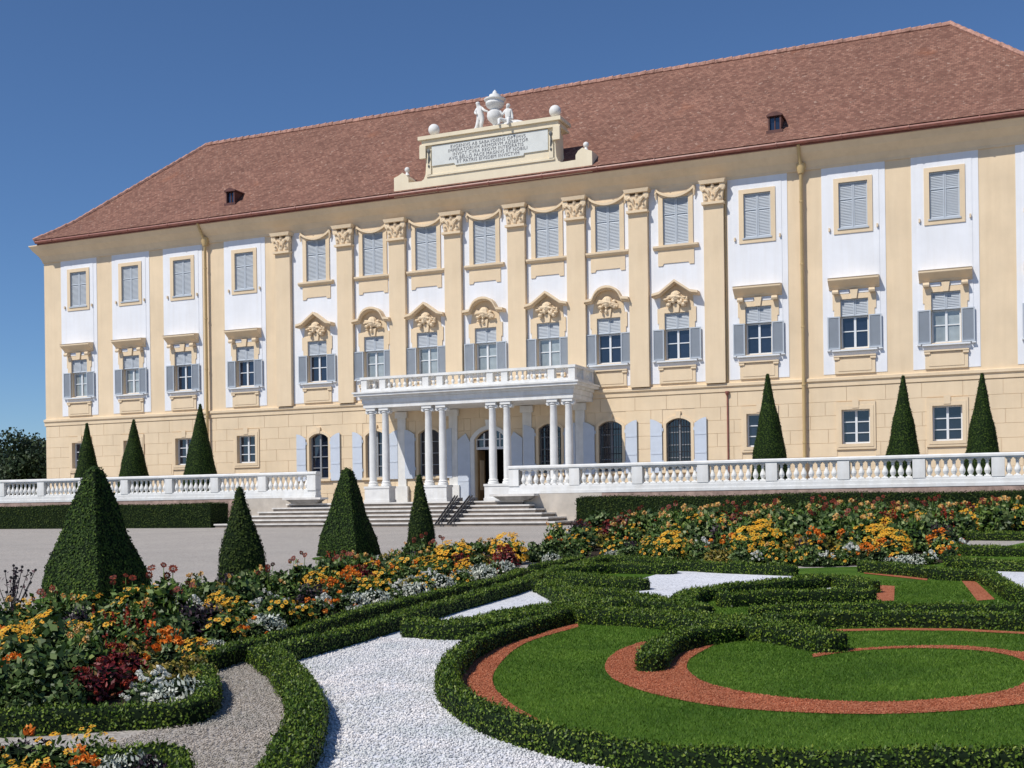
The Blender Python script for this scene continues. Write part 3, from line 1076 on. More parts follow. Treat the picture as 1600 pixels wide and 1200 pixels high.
for s in (-1, 1):
    mb = MB(); mb.lathe([(.1, 18.26), (.07, 18.3), (.13, 18.33)], (AC+s*3.05, 0, 0), 12); mb.blob((AC+s*3.05, 0, 18.58), .27, 18, 12)
    mb.build('ball_finial', M['stone'], attic, smooth=True)
    mb = MB(); mb.lathe([(.14, 16.6), (.08, 16.68), (.06, 16.78)], (AC+s*4.5, 0, 0), 10); mb.blob((AC+s*4.5, 0, 16.88), .13, 12, 8)
    mb.build('ball_finial', M['stone'], attic, smooth=True)
mb = MB(); mb.prism([(AC-2.9, 16.72), (AC-1.75, 16.72), (AC-1.7, 16.62), (AC+1.7, 16.62), (AC+1.75, 16.72), (AC+2.9, 16.72), (AC+2.9, 17.64), (AC-2.9, 17.64)], -.56, -.5)
attic.location = (.2, -.32, -.12)
plaque = mb.build('inscription_plaque', M['plaque'], attic)
for s in (-1, 1):
    mb = MB(); x = AC+s*3.05
    mb.blob((x, -.6, 17.42), (.09, .05, .1), 8, 6); mb.tube([(x, -.6, 17.36), (x+.03, -.62, 17.1), (x-.02, -.6, 16.85)], [.035, .05, .02], 6); mb.blob((x, -.6, 16.72), (.05, .04, .07), 8, 5)
    mb.build('festoon', M['greymetal'], attic)
cu = bpy.data.curves.new('inscription', 'FONT')
cu.body = "EVGENIVS AB SABAVDIENS OPTIMVS\nIMPERATORIVM ARMORVM ADSERTOR\nINVICT CVRA REGVM INTEGRATIS\nAVG BELLO PACE MAGNVS ET NOBILI\nET PATRIS EIVSDEM INVICTVM"
cu.align_x = 'CENTER'; cu.size = .21; cu.space_line = .86; cu.extrude = .006
cu.space_character = 1.12
cu.materials.append(M['letter'])
tmp_ = bpy.data.objects.new('inscription', cu); COL.objects.link(tmp_)
bpy.context.view_layer.update()
tme = bpy.data.meshes.new_from_object(tmp_.evaluated_get(bpy.context.evaluated_depsgraph_get()))
bpy.data.objects.remove(tmp_)
txt = link('inscription', tme, plaque)
txt.location = (AC-.05, -.566, 17.42); txt.rotation_euler = (PI/2, 0, 0)

# urn and statues stand on the attic
mb = MB()
up = [(.3, 0), (.3, .08), (.16, .14), (.1, .24), (.14, .3), (.34, .5), (.38, .66), (.36, .82), (.2, .92), (.2, .96), (.36, 1.06), (.44, 1.2), (.42, 1.32), (.5, 1.38), (.5, 1.43), (.3, 1.5), (.26, 1.62), (.12, 1.68), (.1, 1.76), (.02, 1.86)]
mb.lathe(up, (0, 0, 0), 20)
u = mb.build('stone_urn', M['stone'], None, (.7, -.32, 18.0), smooth=True)
tag(u, 'tall white stone urn with domed lid between two statues above the inscription', 'urn')


def skinned(name, joints, edges, radii, mat, loc, parent=None):
    me = bpy.data.meshes.new(name)
    me.from_pydata(joints, edges, [])
    o = bpy.data.objects.new(name, me); COL.objects.link(o)
    sk = o.modifiers.new('s', 'SKIN')
    for v, r in zip(me.skin_vertices[0].data, radii):
        v.radius = (r, r)
    me.skin_vertices[0].data[0].use_root = True
    sb = o.modifiers.new('b', 'SUBSURF'); sb.levels = 2; sb.render_levels = 2
    bpy.context.view_layer.update()
    dg = bpy.context.evaluated_depsgraph_get()
    m2 = bpy.data.meshes.new_from_object(o.evaluated_get(dg))
    o.modifiers.clear(); o.data = m2
    m2.materials.clear(); m2.materials.append(mat)
    m2.polygons.foreach_set('use_smooth', [True]*len(m2.polygons))
    o.location = loc
    if parent: o.parent = parent
    return o


def statue(loc, flip, sit):
    s = -1 if flip else 1
    K = 1.2
    if not sit:   # standing, leaning an arm on the urn to its right
        J = [(0, 0, .55), (-.02, 0, .72), (-.05, 0, .9), (-.06, -.02, 1.02), (-.09, -.05, 1.12), (-.09, -.06, 1.19),
             (-.16, 0, .92), (-.2, -.08, .76), (-.08, -.16, .68), (.08, 0, .92), (.2, -.08, .8), (.36, -.06, .74),
             (-.07, 0, .5), (-.12, -.05, .28), (-.22, 0, .06), (-.26, -.1, .03), (.07, 0, .5), (.06, -.08, .28), (.02, 0, .06), (.04, -.1, .03)]
    else:         # seated on the ledge, leaning back, legs over the edge
        J = [(0, 0, .22), (.0, 0, .4), (-.02, 0, .58), (-.02, -.02, .69), (.03, -.05, .78), (.04, -.06, .86),
             (-.13, 0, .6), (-.22, -.06, .46), (-.3, -.1, .62), (.12, 0, .6), (.16, 0, .42), (.2, -.05, .24),
             (-.07, -.02, .2), (-.25, -.3, .24), (-.2, -.42, 0), (-.22, -.5, -.02), (.08, -.02, .2), (.16, -.38, .18), (.2, -.5, -.06), (.2, -.58, -.1)]
    J = [(x*s*K, y*K, z*K) for x, y, z in J]
    Ed = [(0, 1), (1, 2), (2, 3), (3, 4), (4, 5), (2, 6), (6, 7), (7, 8), (2, 9), (9, 10), (10, 11), (0, 12), (12, 13), (13, 14), (14, 15), (0, 16), (16, 17), (17, 18), (18, 19)]
    Rr = [.12, .105, .12, .05, .085, .07, .06, .045, .035, .06, .045, .035, .095, .07, .045, .035, .095, .07, .045, .035]
    Rr = [q*K*1.08 for q in Rr]
    root = empty('stone_statue', loc)
    skinned('figure', J, Ed, Rr, M['stone'], (0, 0, 0), root)
    mb = MB()
    if sit:
        mb.frustum(.1*s, 0, 0, .14, .5, .26, .36, .2); mb.tube([(.1*s, .05, .2), (.45*s, .0, .16), (.75*s, 0, .1)], [.12, .09, .05], 8)
    else:
        mb.frustum(-.2*s, 0, 0, .09, .5, .24, .3, .2); mb.tube([(-.12*s, .04, .5), (-.2*s, .06, .25), (-.36*s, .04, .05)], [.1, .13, .1], 8)
    mb.build('drapery', M['stone'], root, smooth=True)
    return root


tag(statue((-.04, -.32, 18.0), False, False), 'white stone statue standing and reaching towards the lidded urn', 'statue')
tag(statue((1.46, -.57, 18.0), False, True), 'white stone statue seated on the ledge with its legs over the edge', 'statue')

# ================================================================== TERRACE AND STAIRS
mb = MB(); mb.box(-70, 70, -7.75, .02, -.3, ZT-.004)
tag(mb.build('terrace', M['gravel']), kind='structure')
BXL, BXR, BY = -4.25, 4.5, -7.9
for s, xe, xo, lab in ((-1, BXL, -33, 'pale stone retaining wall behind the hedge left of the staircase'), (1, BXR, 33, 'pale stone retaining wall behind the hedge right of the staircase')):
    a, b = (xo, xe) if s < 0 else (xe, xo)
    split = -8.3 if s < 0 else 8.3
    mb = MB()
    if s < 0:
        mb.box(split, b, -8.13, -7.76, -.3, 1.2, 0); mb.box(a, split, -8.12, -7.76, -.3, 1.2, 1)
    else:
        mb.box(a, split, -8.13, -7.76, -.3, 1.2, 0); mb.box(split, b, -8.12, -7.76, -.3, 1.2, 1)
    mb.box(a, b, -7.758, -7.6, -.3, 1.2, 0)
    o = mb.build('retaining_wall', [M['wallstone'], M['brickwall']])
    tag(o, lab, 'wall')
tbal = baluster_mesh(1.52, .60, .105)
mb = MB(); mb.box(-.2, .2, -.19, .19, 1.5, 2.13); tped = mb.mesh('pedestal', M['stone'])
for s, xe, lab in ((-1, BXL, 'white stone balustrade on the terrace left of the staircase'), (1, BXR, 'white stone balustrade on the terrace right of the staircase')):
    root = tag(empty('balustrade', (xe, BY, 1.2)), lab, 'balustrade')
    xo = -28 if s < 0 else 28

    def part(name, me):
        o = link(name, me, root); o.location = (-xe, -BY, -1.2); return o
    a, b = (xo, xe) if s < 0 else (xe, xo)
    mb = MB(); mb.box(a, b, BY-.24, BY+.24, 1.2, 1.3); mb.box(a, b, BY-.2, BY+.2, 1.302, 1.44); mb.box(a, b, BY-.17, BY+.17, 1.442, 1.52)
    part('base_course', mb.mesh('base_course', M['stone']))
    mb = MB(); mb.box(a, b, BY-.17, BY+.17, 2.12, 2.17); mb.prism_x([(BY-.22, 2.172), (BY+.22, 2.172), (BY+.22, 2.24), (BY+.14, 2.285), (BY-.14, 2.285), (BY-.22, 2.24)], a-(.03 if s > 0 else 0), b+(.03 if s < 0 else 0))
    part('handrail', mb.mesh('handrail', M['stone']))
    x = xe-s*.0
    pos = [xe+s*.22]
    while abs(pos[-1]) < 26:
        pos.append(pos[-1]+s*2.47)
    for p in pos:
        o = link('pedestal', tped, root, (p-xe, 0, -1.2))
    mb = MB(); mb.box(xe+s*.0 if s > 0 else xe-.42, xe+.42 if s > 0 else xe, BY-.21, BY+.21, 1.5, 2.13); part('end_pedestal', mb.mesh('end_pedestal', M['stone']))
    cnt = 0
    for p, q in zip(pos[:-1], pos[1:]):
        for k in range(8):
            if cnt < 92:
                link('baluster', tbal, root, (p+s*.2+(q-p-s*.4)*(k+.5)/8-xe, 0, -1.2)); cnt += 1

st = tag(empty('stone_staircase', (0, -8.5, 0)), 'wide pale stone staircase of six steps up to the portico', 'staircase')
cx = -.2
for k in range(6):
    z = ZT*(k+1)/6
    hw = 7.45-.42*k
    yf = -10.4+.42*k
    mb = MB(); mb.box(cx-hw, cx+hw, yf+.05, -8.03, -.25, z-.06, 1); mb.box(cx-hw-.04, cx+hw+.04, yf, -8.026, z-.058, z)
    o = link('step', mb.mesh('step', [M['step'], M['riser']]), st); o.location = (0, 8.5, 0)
# landing between the two walls
mb = MB(); mb.box(BXL+.005, BXR-.005, -8.02, -7.7, .3, ZT+.002)
o = link('landing', mb.mesh('landing', M['step']), st); o.location = (0, 8.5, 0)
for s, xe in ((-1, BXL), (1, BXR)):
    mb = MB(); c = xe+s*.35
    mb.frustum(c, -8.32, ZT, 1.11, .56, .16, .80, .27, 1); mb.box(c-.92, c+.92, -8.66, -8.03, 1.112, 1.195)
    o = link('stone_bench', mb.mesh('stone_bench', [M['step'], M['greystone']]), st); o.location = (0, 8.5, 0)
# ramp of two rails laid over the steps
root = tag(empty('stair_ramp', (0, -9.6, 0)), 'dark metal ramp of two slanting rails laid over the stone steps', 'ramp')
for pxb, pxt in ((682, 713), (701, 736)):
    A = aty(pxb, 822, -10.75); B = aty(pxt, 790, -8.2)
    mb = MB()
    xa, xb = A[0], B[0]
    za, zb = .06, ZT+.17
    ya, yb = -10.75, -8.2
    def cross(t, dz):
        return (xa+(xb-xa)*t, ya+(yb-ya)*t, za+(zb-za)*t+dz)
    for sx in (-.055, .055):
        p0, p1 = cross(0, 0), cross(1, 0)
        mb.add([(p0[0]+sx-.02, p0[1], p0[2]), (p0[0]+sx+.02, p0[1], p0[2]), (p1[0]+sx+.02, p1[1], p1[2]), (p1[0]+sx-.02, p1[1], p1[2]),
                (p0[0]+sx-.02, p0[1], p0[2]+.07), (p0[0]+sx+.02, p0[1], p0[2]+.07), (p1[0]+sx+.02, p1[1], p1[2]+.07), (p1[0]+sx-.02, p1[1], p1[2]+.07)],
               [(0, 3, 2, 1), (4, 5, 6, 7), (0, 1, 5, 4), (1, 2, 6, 5), (2, 3, 7, 6), (3, 0, 4, 7)])
    o = link('rail', mb.mesh('rail', M['iron']), root); o.location = (0, 9.6, 0)
    for k in range(6):
        mb = MB()
        y = -10.36+.42*k
        t = (y-ya)/(yb-ya)
        p = cross(t, 0)
        zt = ZT*(k+1)/6
        mb.add([(p[0]-.05, y+.02, zt), (p[0]-.05, y+.3, zt), (p[0]-.05, y+.3, zt+.14), (p[0]+.16, y+.02, zt), (p[0]+.16, y+.3, zt), (p[0]+.16, y+.3, zt+.14)],
               [(0, 1, 2), (3, 5, 4), (0, 3, 4, 1), (1, 4, 5, 2), (2, 5, 3, 0)])
        o = link('wedge_foot', mb.mesh('wedge_foot', M['iron']), root); o.location = (0, 9.6, 0)


# ================================================================== GREENERY KIT
def scatter(V, Q, density, skip_down=True):
    """random points on the quads of a surface with their normals"""
    V = np.asarray(V, float); Q = np.asarray(Q)
    A, B, C, D = (V[Q[:, i]] for i in range(4))
    n = np.cross(C-A, D-B)*.5
    area = np.linalg.norm(n, axis=1)
    nn = n/np.maximum(area[:, None], 1e-9)
    wgt = area.copy()
    if skip_down:
        wgt[nn[:, 2] < -.6] = 0
    tot = wgt.sum()
    N_ = int(tot*density)
    idx = rng.choice(len(Q), N_, p=wgt/tot)
    u = rng.random((N_, 1)); v = rng.random((N_, 1))
    P = (A[idx]*(1-u)+B[idx]*u)*(1-v)+(D[idx]*(1-u)+C[idx]*u)*v
    return P, nn[idx]


def leafy(name, V, Q, dens, size, mat, core, tilt=.55, jitter=.02, aspect=.55, up=.15, shoots=.0):
    P, n = scatter(V, Q, dens)
    P = P+n*rng.normal(0, jitter, (len(P), 1))
    LV, LQ = leaves(P, n, size, aspect, tilt, up)
    # stray upright shoots above the clipped surface
    k = rng.random(len(P)) < shoots
    Ps = P[k & (n[:, 2] > .2)]
    parts = [(V, Q, 0), (LV, LQ, 1)]
    if len(Ps):
        ns = np.tile(np.array([[0, 0, 1.]]), (len(Ps), 1))
        SV, SQ = leaves(Ps+np.array([0, 0, size*.45]), unit(ns+rng.normal(0, .3, ns.shape)), size*1.25, .42, .3, 1.6)
        parts.append((SV, SQ, 1))
    VV, QQ, MI = join(*parts)
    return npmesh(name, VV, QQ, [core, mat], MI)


def boxgrid(x0, x1, y0, y1, z0, z1, n=(8, 2, 3), wob=.03):
    """closed box of quads with slightly uneven faces"""
    Vs, Qs = [], []

    def face(o, a, b, na, nb):
        o, a, b = map(np.array, (o, a, b))
        base = len(Vs)
        for j in range(nb+1):
            for i in range(na+1):
                Vs.append(o+a*i/na+b*j/nb)
        for j in range(nb):
            for i in range(na):
                Qs.append((base+j*(na+1)+i, base+j*(na+1)+i+1, base+(j+1)*(na+1)+i+1, base+(j+1)*(na+1)+i))
    dx, dy, dz = (x1-x0, 0, 0), (0, y1-y0, 0), (0, 0, z1-z0)
    face((x0, y0, z0), dx, dz, n[0], n[2]); face((x1, y0, z0), dy, dz, n[1], n[2])
    face((x1, y1, z0), (x0-x1, 0, 0), dz, n[0], n[2]); face((x0, y1, z0), (0, y0-y1, 0), dz, n[1], n[2])
    face((x0, y0, z1), dx, dy, n[0], n[1])
    V = np.array(Vs, float)
    ph = V @ np.array([[1.7, .9, .6], [.8, 2.1, 1.1], [1.3, .7, 1.9]])
    V += np.sin(ph*1.3)*wob
    return V, np.array(Qs)


for s, a, b, lab in ((-1, -30, -7.9, 'long dark clipped hedge against the terrace wall left of the staircase'), (1, 8.05, 30, 'long dark clipped hedge against the terrace wall right of the staircase')):
    V, Q = boxgrid(a, b, -10.3, -9.1, -.1, .97, (44, 3, 4), .03)
    tag(link('clipped_hedge', leafy('clipped_hedge', V, Q, 900, .06, M['yew'], M['boxcore'], jitter=.03)), lab, 'hedge')


def cone_shape(h, r, square=False, tip=.06, nz=14):
    belly = .04 if square else .17
    nseg = 24
    Vs, Qs = [], []
    for i in range(nz+1):
        t = i/nz
        rr = r*(1-t)*(1+belly*math.sin(PI*t))+tip*t
        for k in range(nseg):
            a = 2*PI*k/nseg
            if square:
                m = max(abs(math.cos(a)), abs(math.sin(a)))
                q = rr/m
            else:
                q = rr
            q *= 1+.025*math.sin(5*a+7*t)*math.sin(9*t+a)
            Vs.append((q*math.cos(a), q*math.sin(a), h*t))
    for i in range(nz):
        for k in range(nseg):
            k2 = (k+1) % nseg
            Qs.append((i*nseg+k, i*nseg+k2, (i+1)*nseg+k2, (i+1)*nseg+k))
    c = len(Vs); Vs.append((0, 0, h+tip*.8))
    for k in range(0, nseg, 2):
        Qs.append((nz*nseg+k, nz*nseg+(k+1) % nseg, nz*nseg+(k+2) % nseg, c))
    return np.array(Vs), np.array(Qs)


def topiary(loc, h, r, square, lab, dens, size, mat, group, tip=.06):
    root = tag(empty('topiary_cone' if not square else 'topiary_pyramid', loc), lab, 'topiary', group)
    V, Q = cone_shape(h, r, square, tip)
    V[:, 2] += .06
    ph = loc[0]*3+loc[1]
    V[:, :2] *= (1+.035*np.sin(V[:, 2]*5+ph)+.03*np.sin(np.arctan2(V[:, 1], V[:, 0])*3+V[:, 2]*3+ph))[:, None]
    V[:, 0] += .02*V[:, 2]*math.sin(ph)
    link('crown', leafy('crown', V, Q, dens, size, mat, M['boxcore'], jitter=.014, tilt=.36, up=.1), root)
    mb = MB(); mb.lathe([(.07, -.05), (.06, .2)], (0, 0, 0), 8)
    link('trunk', mb.mesh('trunk', M['bark']), root)


for px, ya, yb, wpx, lab in ((136, 662, 750, 44, 'green cone topiary on the terrace, nearest the palace end wall'), (208, 656, 747, 52, 'green cone topiary on the terrace, middle of the three left of the portico'),
                             (311, 632, 744, 55, 'tall green cone topiary on the terrace beside the ochre downpipe'), (1203, 585, 712, 57, 'green cone topiary on the terrace hiding a ground window right of the thin drainpipe'),
                             (1409, 588, 706, 55, 'green cone topiary on the terrace between the two uncovered ground windows'), (1533, 584, 702, 56, 'green cone topiary on the terrace, rightmost in the photo')):
    y = -5.2
    P = aty(px, (ya+yb)/2, y); T = aty(px, ya, y); d = (np.array([P[0], y, 0])-CAM) @ FW
    r = wpx/2/FPX*d*1.12
    topiary((P[0], y, ZT), T[2]-ZT-.06, r, False, lab, 1300, .05, M['cone'], 'cone topiaries on the terrace', .05)
for px, pyb, pya, wpx, sq, lab in ((151, 936, 732, 160, True, 'largest dark clipped pyramid topiary behind the left flower bed'), (379, 914, 762, 78, False, 'slim dark cone topiary standing in front of the left end of the steps'),
                                   (545, 872, 734, 97, True, 'dark pyramid topiary with a blunt top in front of the staircase'), (659, 867, 742, 46, False, 'smallest dark cone topiary beside the metal stair ramp')):
    P = gnd(px, pyb); d = (P-CAM) @ FW
    h = (pyb-pya)/FPX*d
    r = wpx/2/FPX*d*(.76 if sq else 1.0)
    topiary((P[0], P[1], P[2]), h-.08, r, sq, lab, 2600 if d < 22 else 1900, .045, M['yew'] if not sq else M['cone'], 'topiaries lining the forecourt', .085 if sq else .045)
    # round of grass at the foot
    mb = MB(); n = 28; R = r*(1.55 if sq else 2.0)
    mb.add([(P[0]+R*math.cos(2*PI*k/n), P[1]+R*math.sin(2*PI*k/n), G(P[1]+R*math.sin(2*PI*k/n))+.02) for k in range(n)], [tuple(range(n))])
    tag(mb.build('lawn_patch', M['lawn']), kind='structure')

# ================================================================== GROUND AND PARTERRE
mb = MB()
mb.add([(-900, 900, 0), (900, 900, 0), (900, -14, 0), (-900, -14, 0), (900, -54, G(-54)), (-900, -54, G(-54)), (900, -300, G(-54)), (-900, -300, G(-54))],
       [(3, 2, 1, 0), (5, 4, 2, 3), (7, 6, 4, 5)])
tag(mb.build('gravel_ground', M['gravel']), kind='structure')


def smooth_px(pts, n=5):
    P = [np.array(p, float) for p in pts]
    P = [2*P[0]-P[1]]+P+[2*P[-1]-P[-2]]
    out = []
    for i in range(1, len(P)-2):
        for k in range(n):
            t = k/n
            q = .5*((2*P[i])+(-P[i-1]+P[i+1])*t+(2*P[i-1]-5*P[i]+4*P[i+1]-P[i+2])*t*t+(-P[i-1]+3*P[i]-3*P[i+1]+P[i+2])*t**3)
            out.append((q[0], q[1]))
    return out+[tuple(pts[-1])]


def sheet(name, px, mat, dz, kind='structure'):
    W = [gnd(*p) for p in px]
    mb = MB(); mb.add([(p[0], p[1], p[2]+dz) for p in W], [tuple(range(len(W)))])
    o = mb.build(name, mat)
    me = o.data
    if me.polygons[0].normal.z < 0:
        me.flip_normals()
    tag(o, kind=kind)
    return np.array(W)[:, :2]


def inpoly(P, poly):
    x, y = P[:, 0], P[:, 1]
    c = np.zeros(len(P), bool)
    n = len(poly)
    j = n-1
    for i in range(n):
        xi, yi = poly[i]; xj, yj = poly[j]
        hit = ((yi > y) != (yj > y)) & (x < (xj-xi)*(y-yi)/((yj-yi)+1e-12)+xi)
        c ^= hit
        j = i
    return c


RINGC = [(905, 960), (830, 979), (748, 1009), (704, 1046), (704, 1082), (750, 1118), (830, 1148), (920, 1170), (1060, 1190), (1240, 1199), (1420, 1199), (1650, 1194)]
lawn = sheet('lawn', RINGC[::1]+[(1850, 1190), (1850, 870), (1700, 850), (1600, 848), (1500, 868), (1400, 884), (1225, 889), (1100, 887), (1000, 881), (944, 880), (860, 908), (872, 940)], M['lawn'], .006)
white1 = sheet('white_gravel', [(433, 1024), (533, 996), (633, 968), (720, 945), (800, 921), (860, 903), (905, 940), (905, 966)]+RINGC[1:8]+[(1000, 1186), (1100, 1320), (380, 1320), (440, 1215), (466, 1177), (476, 1143), (482, 1113), (472, 1082), (446, 1052)], M['whitegravel'], .010)
white3 = sheet('white_gravel', [(985, 940), (1003, 905), (1045, 893), (1238, 899), (1240, 908), (1160, 925), (1090, 945), (1045, 948)], M['whitegravel'], .012)
white4 = sheet('white_gravel', [(1538, 893), (1760, 900), (1760, 938), (1580, 936)], M['whitegravel'], .012)
sheet('white_gravel', [(885, 893), (960, 886), (965, 893), (890, 900)], M['whitegravel'], .012)
sheet('white_gravel', [(1290, 917), (1350, 915), (1350, 925), (1290, 927)], M['whitegravel'], .012)
red1 = sheet('red_gravel', smooth_px([(902, 974), (838, 994), (760, 1022), (722, 1058), (728, 1086), (790, 1116), (838, 1131)])+smooth_px([(840, 1126), (798, 1101), (771, 1072), (778, 1043), (820, 1007), (904, 981)]), M['redgravel'], .012)
OUT2 = [(1000, 1005), (965, 1019), (947, 1036), (948, 1052), (970, 1069), (1036, 1090), (1150, 1109), (1330, 1118), (1480, 1114), (1600, 1102), (1700, 1085), (1760, 1055), (1700, 1034), (1600, 1021), (1510, 1011), (1420, 1011), (1330, 1016), (1270, 1024)]
INN2 = [(1270, 1029), (1330, 1019.5), (1420, 1014.5), (1510, 1017), (1564, 1023), (1600, 1035), (1606, 1055), (1600, 1068), (1570, 1081), (1480, 1093), (1360, 1099), (1210, 1090), (1114, 1072), (1076, 1050), (1080, 1030), (1122, 1006), (1130, 1000)]
red2 = sheet('red_gravel', smooth_px(OUT2)+smooth_px(INN2), M['redgravel'], .012)
reds = [red1, red2]
reds.append(sheet('red_gravel', [(1250, 990), (1300, 985), (1400, 983), (1500, 984), (1650, 992), (1650, 995), (1500, 987.5), (1400, 986.5), (1300, 988.5), (1255, 994)], M['redgravel'], .013))
reds.append(sheet('red_gravel', [(1370, 915), (1398, 917), (1397, 940), (1180, 948), (1180, 944), (1370, 937)], M['redgravel'], .013))
reds.append(sheet('red_gravel', [(1502, 908), (1523, 908), (1555, 938), (1527, 940)], M['redgravel'], .013))
reds.append(sheet('red_gravel', [(1348, 892), (1400, 897), (1450, 905), (1448, 908), (1395, 902), (1350, 897)], M['redgravel'], .013))


def on_ground(n, px0, px1, py0, py1):
    """random ground points inside a rectangle of the plan that covers a region seen in the photograph"""
    c = np.array([gnd(px0, py0), gnd(px1, py0), gnd(px1, py1), gnd(px0, py1)])
    lo, hi = c.min(0), c.max(0)
    p = rng.random((n, 2))*(hi[:2]-lo[:2])+lo[:2]
    return p


def zof(y):
    return np.where(y > -14, 0, -(-14-y)*.95/36)


def pebbles(name, poly, n_per_m2, size, mat, box, excl=()):
    lo, hi = poly.min(0), poly.max(0)
    lo = np.maximum(lo, box[:2]); hi = np.minimum(hi, box[2:])
    n = int((hi[0]-lo[0])*(hi[1]-lo[1])*n_per_m2)
    p = rng.random((n, 2))*(hi-lo)+lo
    p = p[inpoly(p, poly)]
    n = len(p)
    s = size*rng.uniform(.5, 1.25, (n, 1))
    base = np.array([[1, 0, 0], [0, 1, 0], [-1, 0, 0], [0, -1, 0], [0, 0, .7], [0, 0, -.6]])
    a = rng.uniform(0, 2*PI, n)
    st_ = rng.uniform(.55, 1.1, (n, 1, 3))
    b = base[None]*st_
    ca, sa = np.cos(a)[:, None], np.sin(a)[:, None]
    V = np.stack([b[..., 0]*ca-b[..., 1]*sa, b[..., 0]*sa+b[..., 1]*ca, b[..., 2]+.15*b[..., 0]], -1)*s[:, None]
    V += np.concatenate([p, zof(p[:, 1])[:, None]+.014], 1)[:, None]
    F = np.array([[0, 1, 4], [1, 2, 4], [2, 3, 4], [3, 0, 4], [1, 0, 5], [2, 1, 5], [3, 2, 5], [0, 3, 5]])
    Q = (F[None]+6*np.arange(n)[:, None, None]).reshape(-1, 3)
    o = link(name, npmesh(name, V.reshape(-1, 3), Q, [mat]))
    return tag(o, kind='stuff')


pebbles('white_pebbles', white1, 2600, .013, M['pebblew'], np.array([10, -46, 30, -39.0]))
pebbles('red_chippings', red1, 3000, .0095, M['pebbler'], np.array([10, -46, 30, -36]))
pebbles('red_chippings', red2, 3000, .0095, M['pebbler'], np.array([10, -46, 24.5, -36]))

pebbles('grey_pebbles', np.array([gnd(*q)[:2] for q in [(60, 1190), (330, 1120), (335, 1045), (400, 1020), (445, 1075), (450, 1120), (420, 1200), (400, 1300), (290, 1300), (280, 1185)]]), 2600, .010, M['pebbleg'], np.array([10, -46, 30, -38.0]))

# mown grass as blades
lo, hi = np.array([16.5, -44.2]), np.array([24.6, -31.5])
area = (hi[0]-lo[0])*(hi[1]-lo[1])
p = rng.random((int(area*5200), 2))*(hi-lo)+lo
ok = inpoly(p, lawn)
for q in reds+[white3, white4]:
    ok &= ~inpoly(p, q)
dist = (np.concatenate([p, np.zeros((len(p), 1))], 1)-CAM) @ FW
lat = (np.concatenate([p, np.zeros((len(p), 1))], 1)-CAM) @ RT
ok &= (np.abs(lat) < dist*.48) & (rng.random(len(p)) < np.clip(9/np.maximum(dist, 1), .25, 1))
p = p[ok]; n = len(p); dist = dist[ok]
hh = rng.uniform(.010, .026, n); ww = .0032*np.maximum(dist/8, 1)
a = rng.uniform(0, 2*PI, n); lean = rng.normal(0, .012, (n, 2))
base = np.concatenate([p, zof(p[:, 1])[:, None]+.004], 1)
sd = np.stack([np.cos(a)*ww, np.sin(a)*ww, np.zeros(n)], 1)
tip = base+np.concatenate([lean, hh[:, None]], 1)
V = np.stack([base-sd, base+sd, tip], 1).reshape(-1, 3)
tag(link('grass', npmesh('grass', V, np.arange(3*n).reshape(-1, 3), [M['blade']])), kind='stuff')


def spline(pts, step):
    pts = [np.array(p, float) for p in pts]
    P = [2*pts[0]-pts[1]]+pts+[2*pts[-1]-pts[-2]]
    out = []
    for i in range(1, len(P)-2):
        L = np.linalg.norm(P[i+1][:2]-P[i][:2]); n = max(2, int(L/step))
        for k in range(n):
            t = k/n
            out.append(.5*((2*P[i])+(-P[i-1]+P[i+1])*t+(2*P[i-1]-5*P[i]+4*P[i+1]-P[i+2])*t*t+(-P[i-1]+3*P[i]-3*P[i+1]+P[i+2])*t**3))
    out.append(pts[-1])
    return np.array(out)


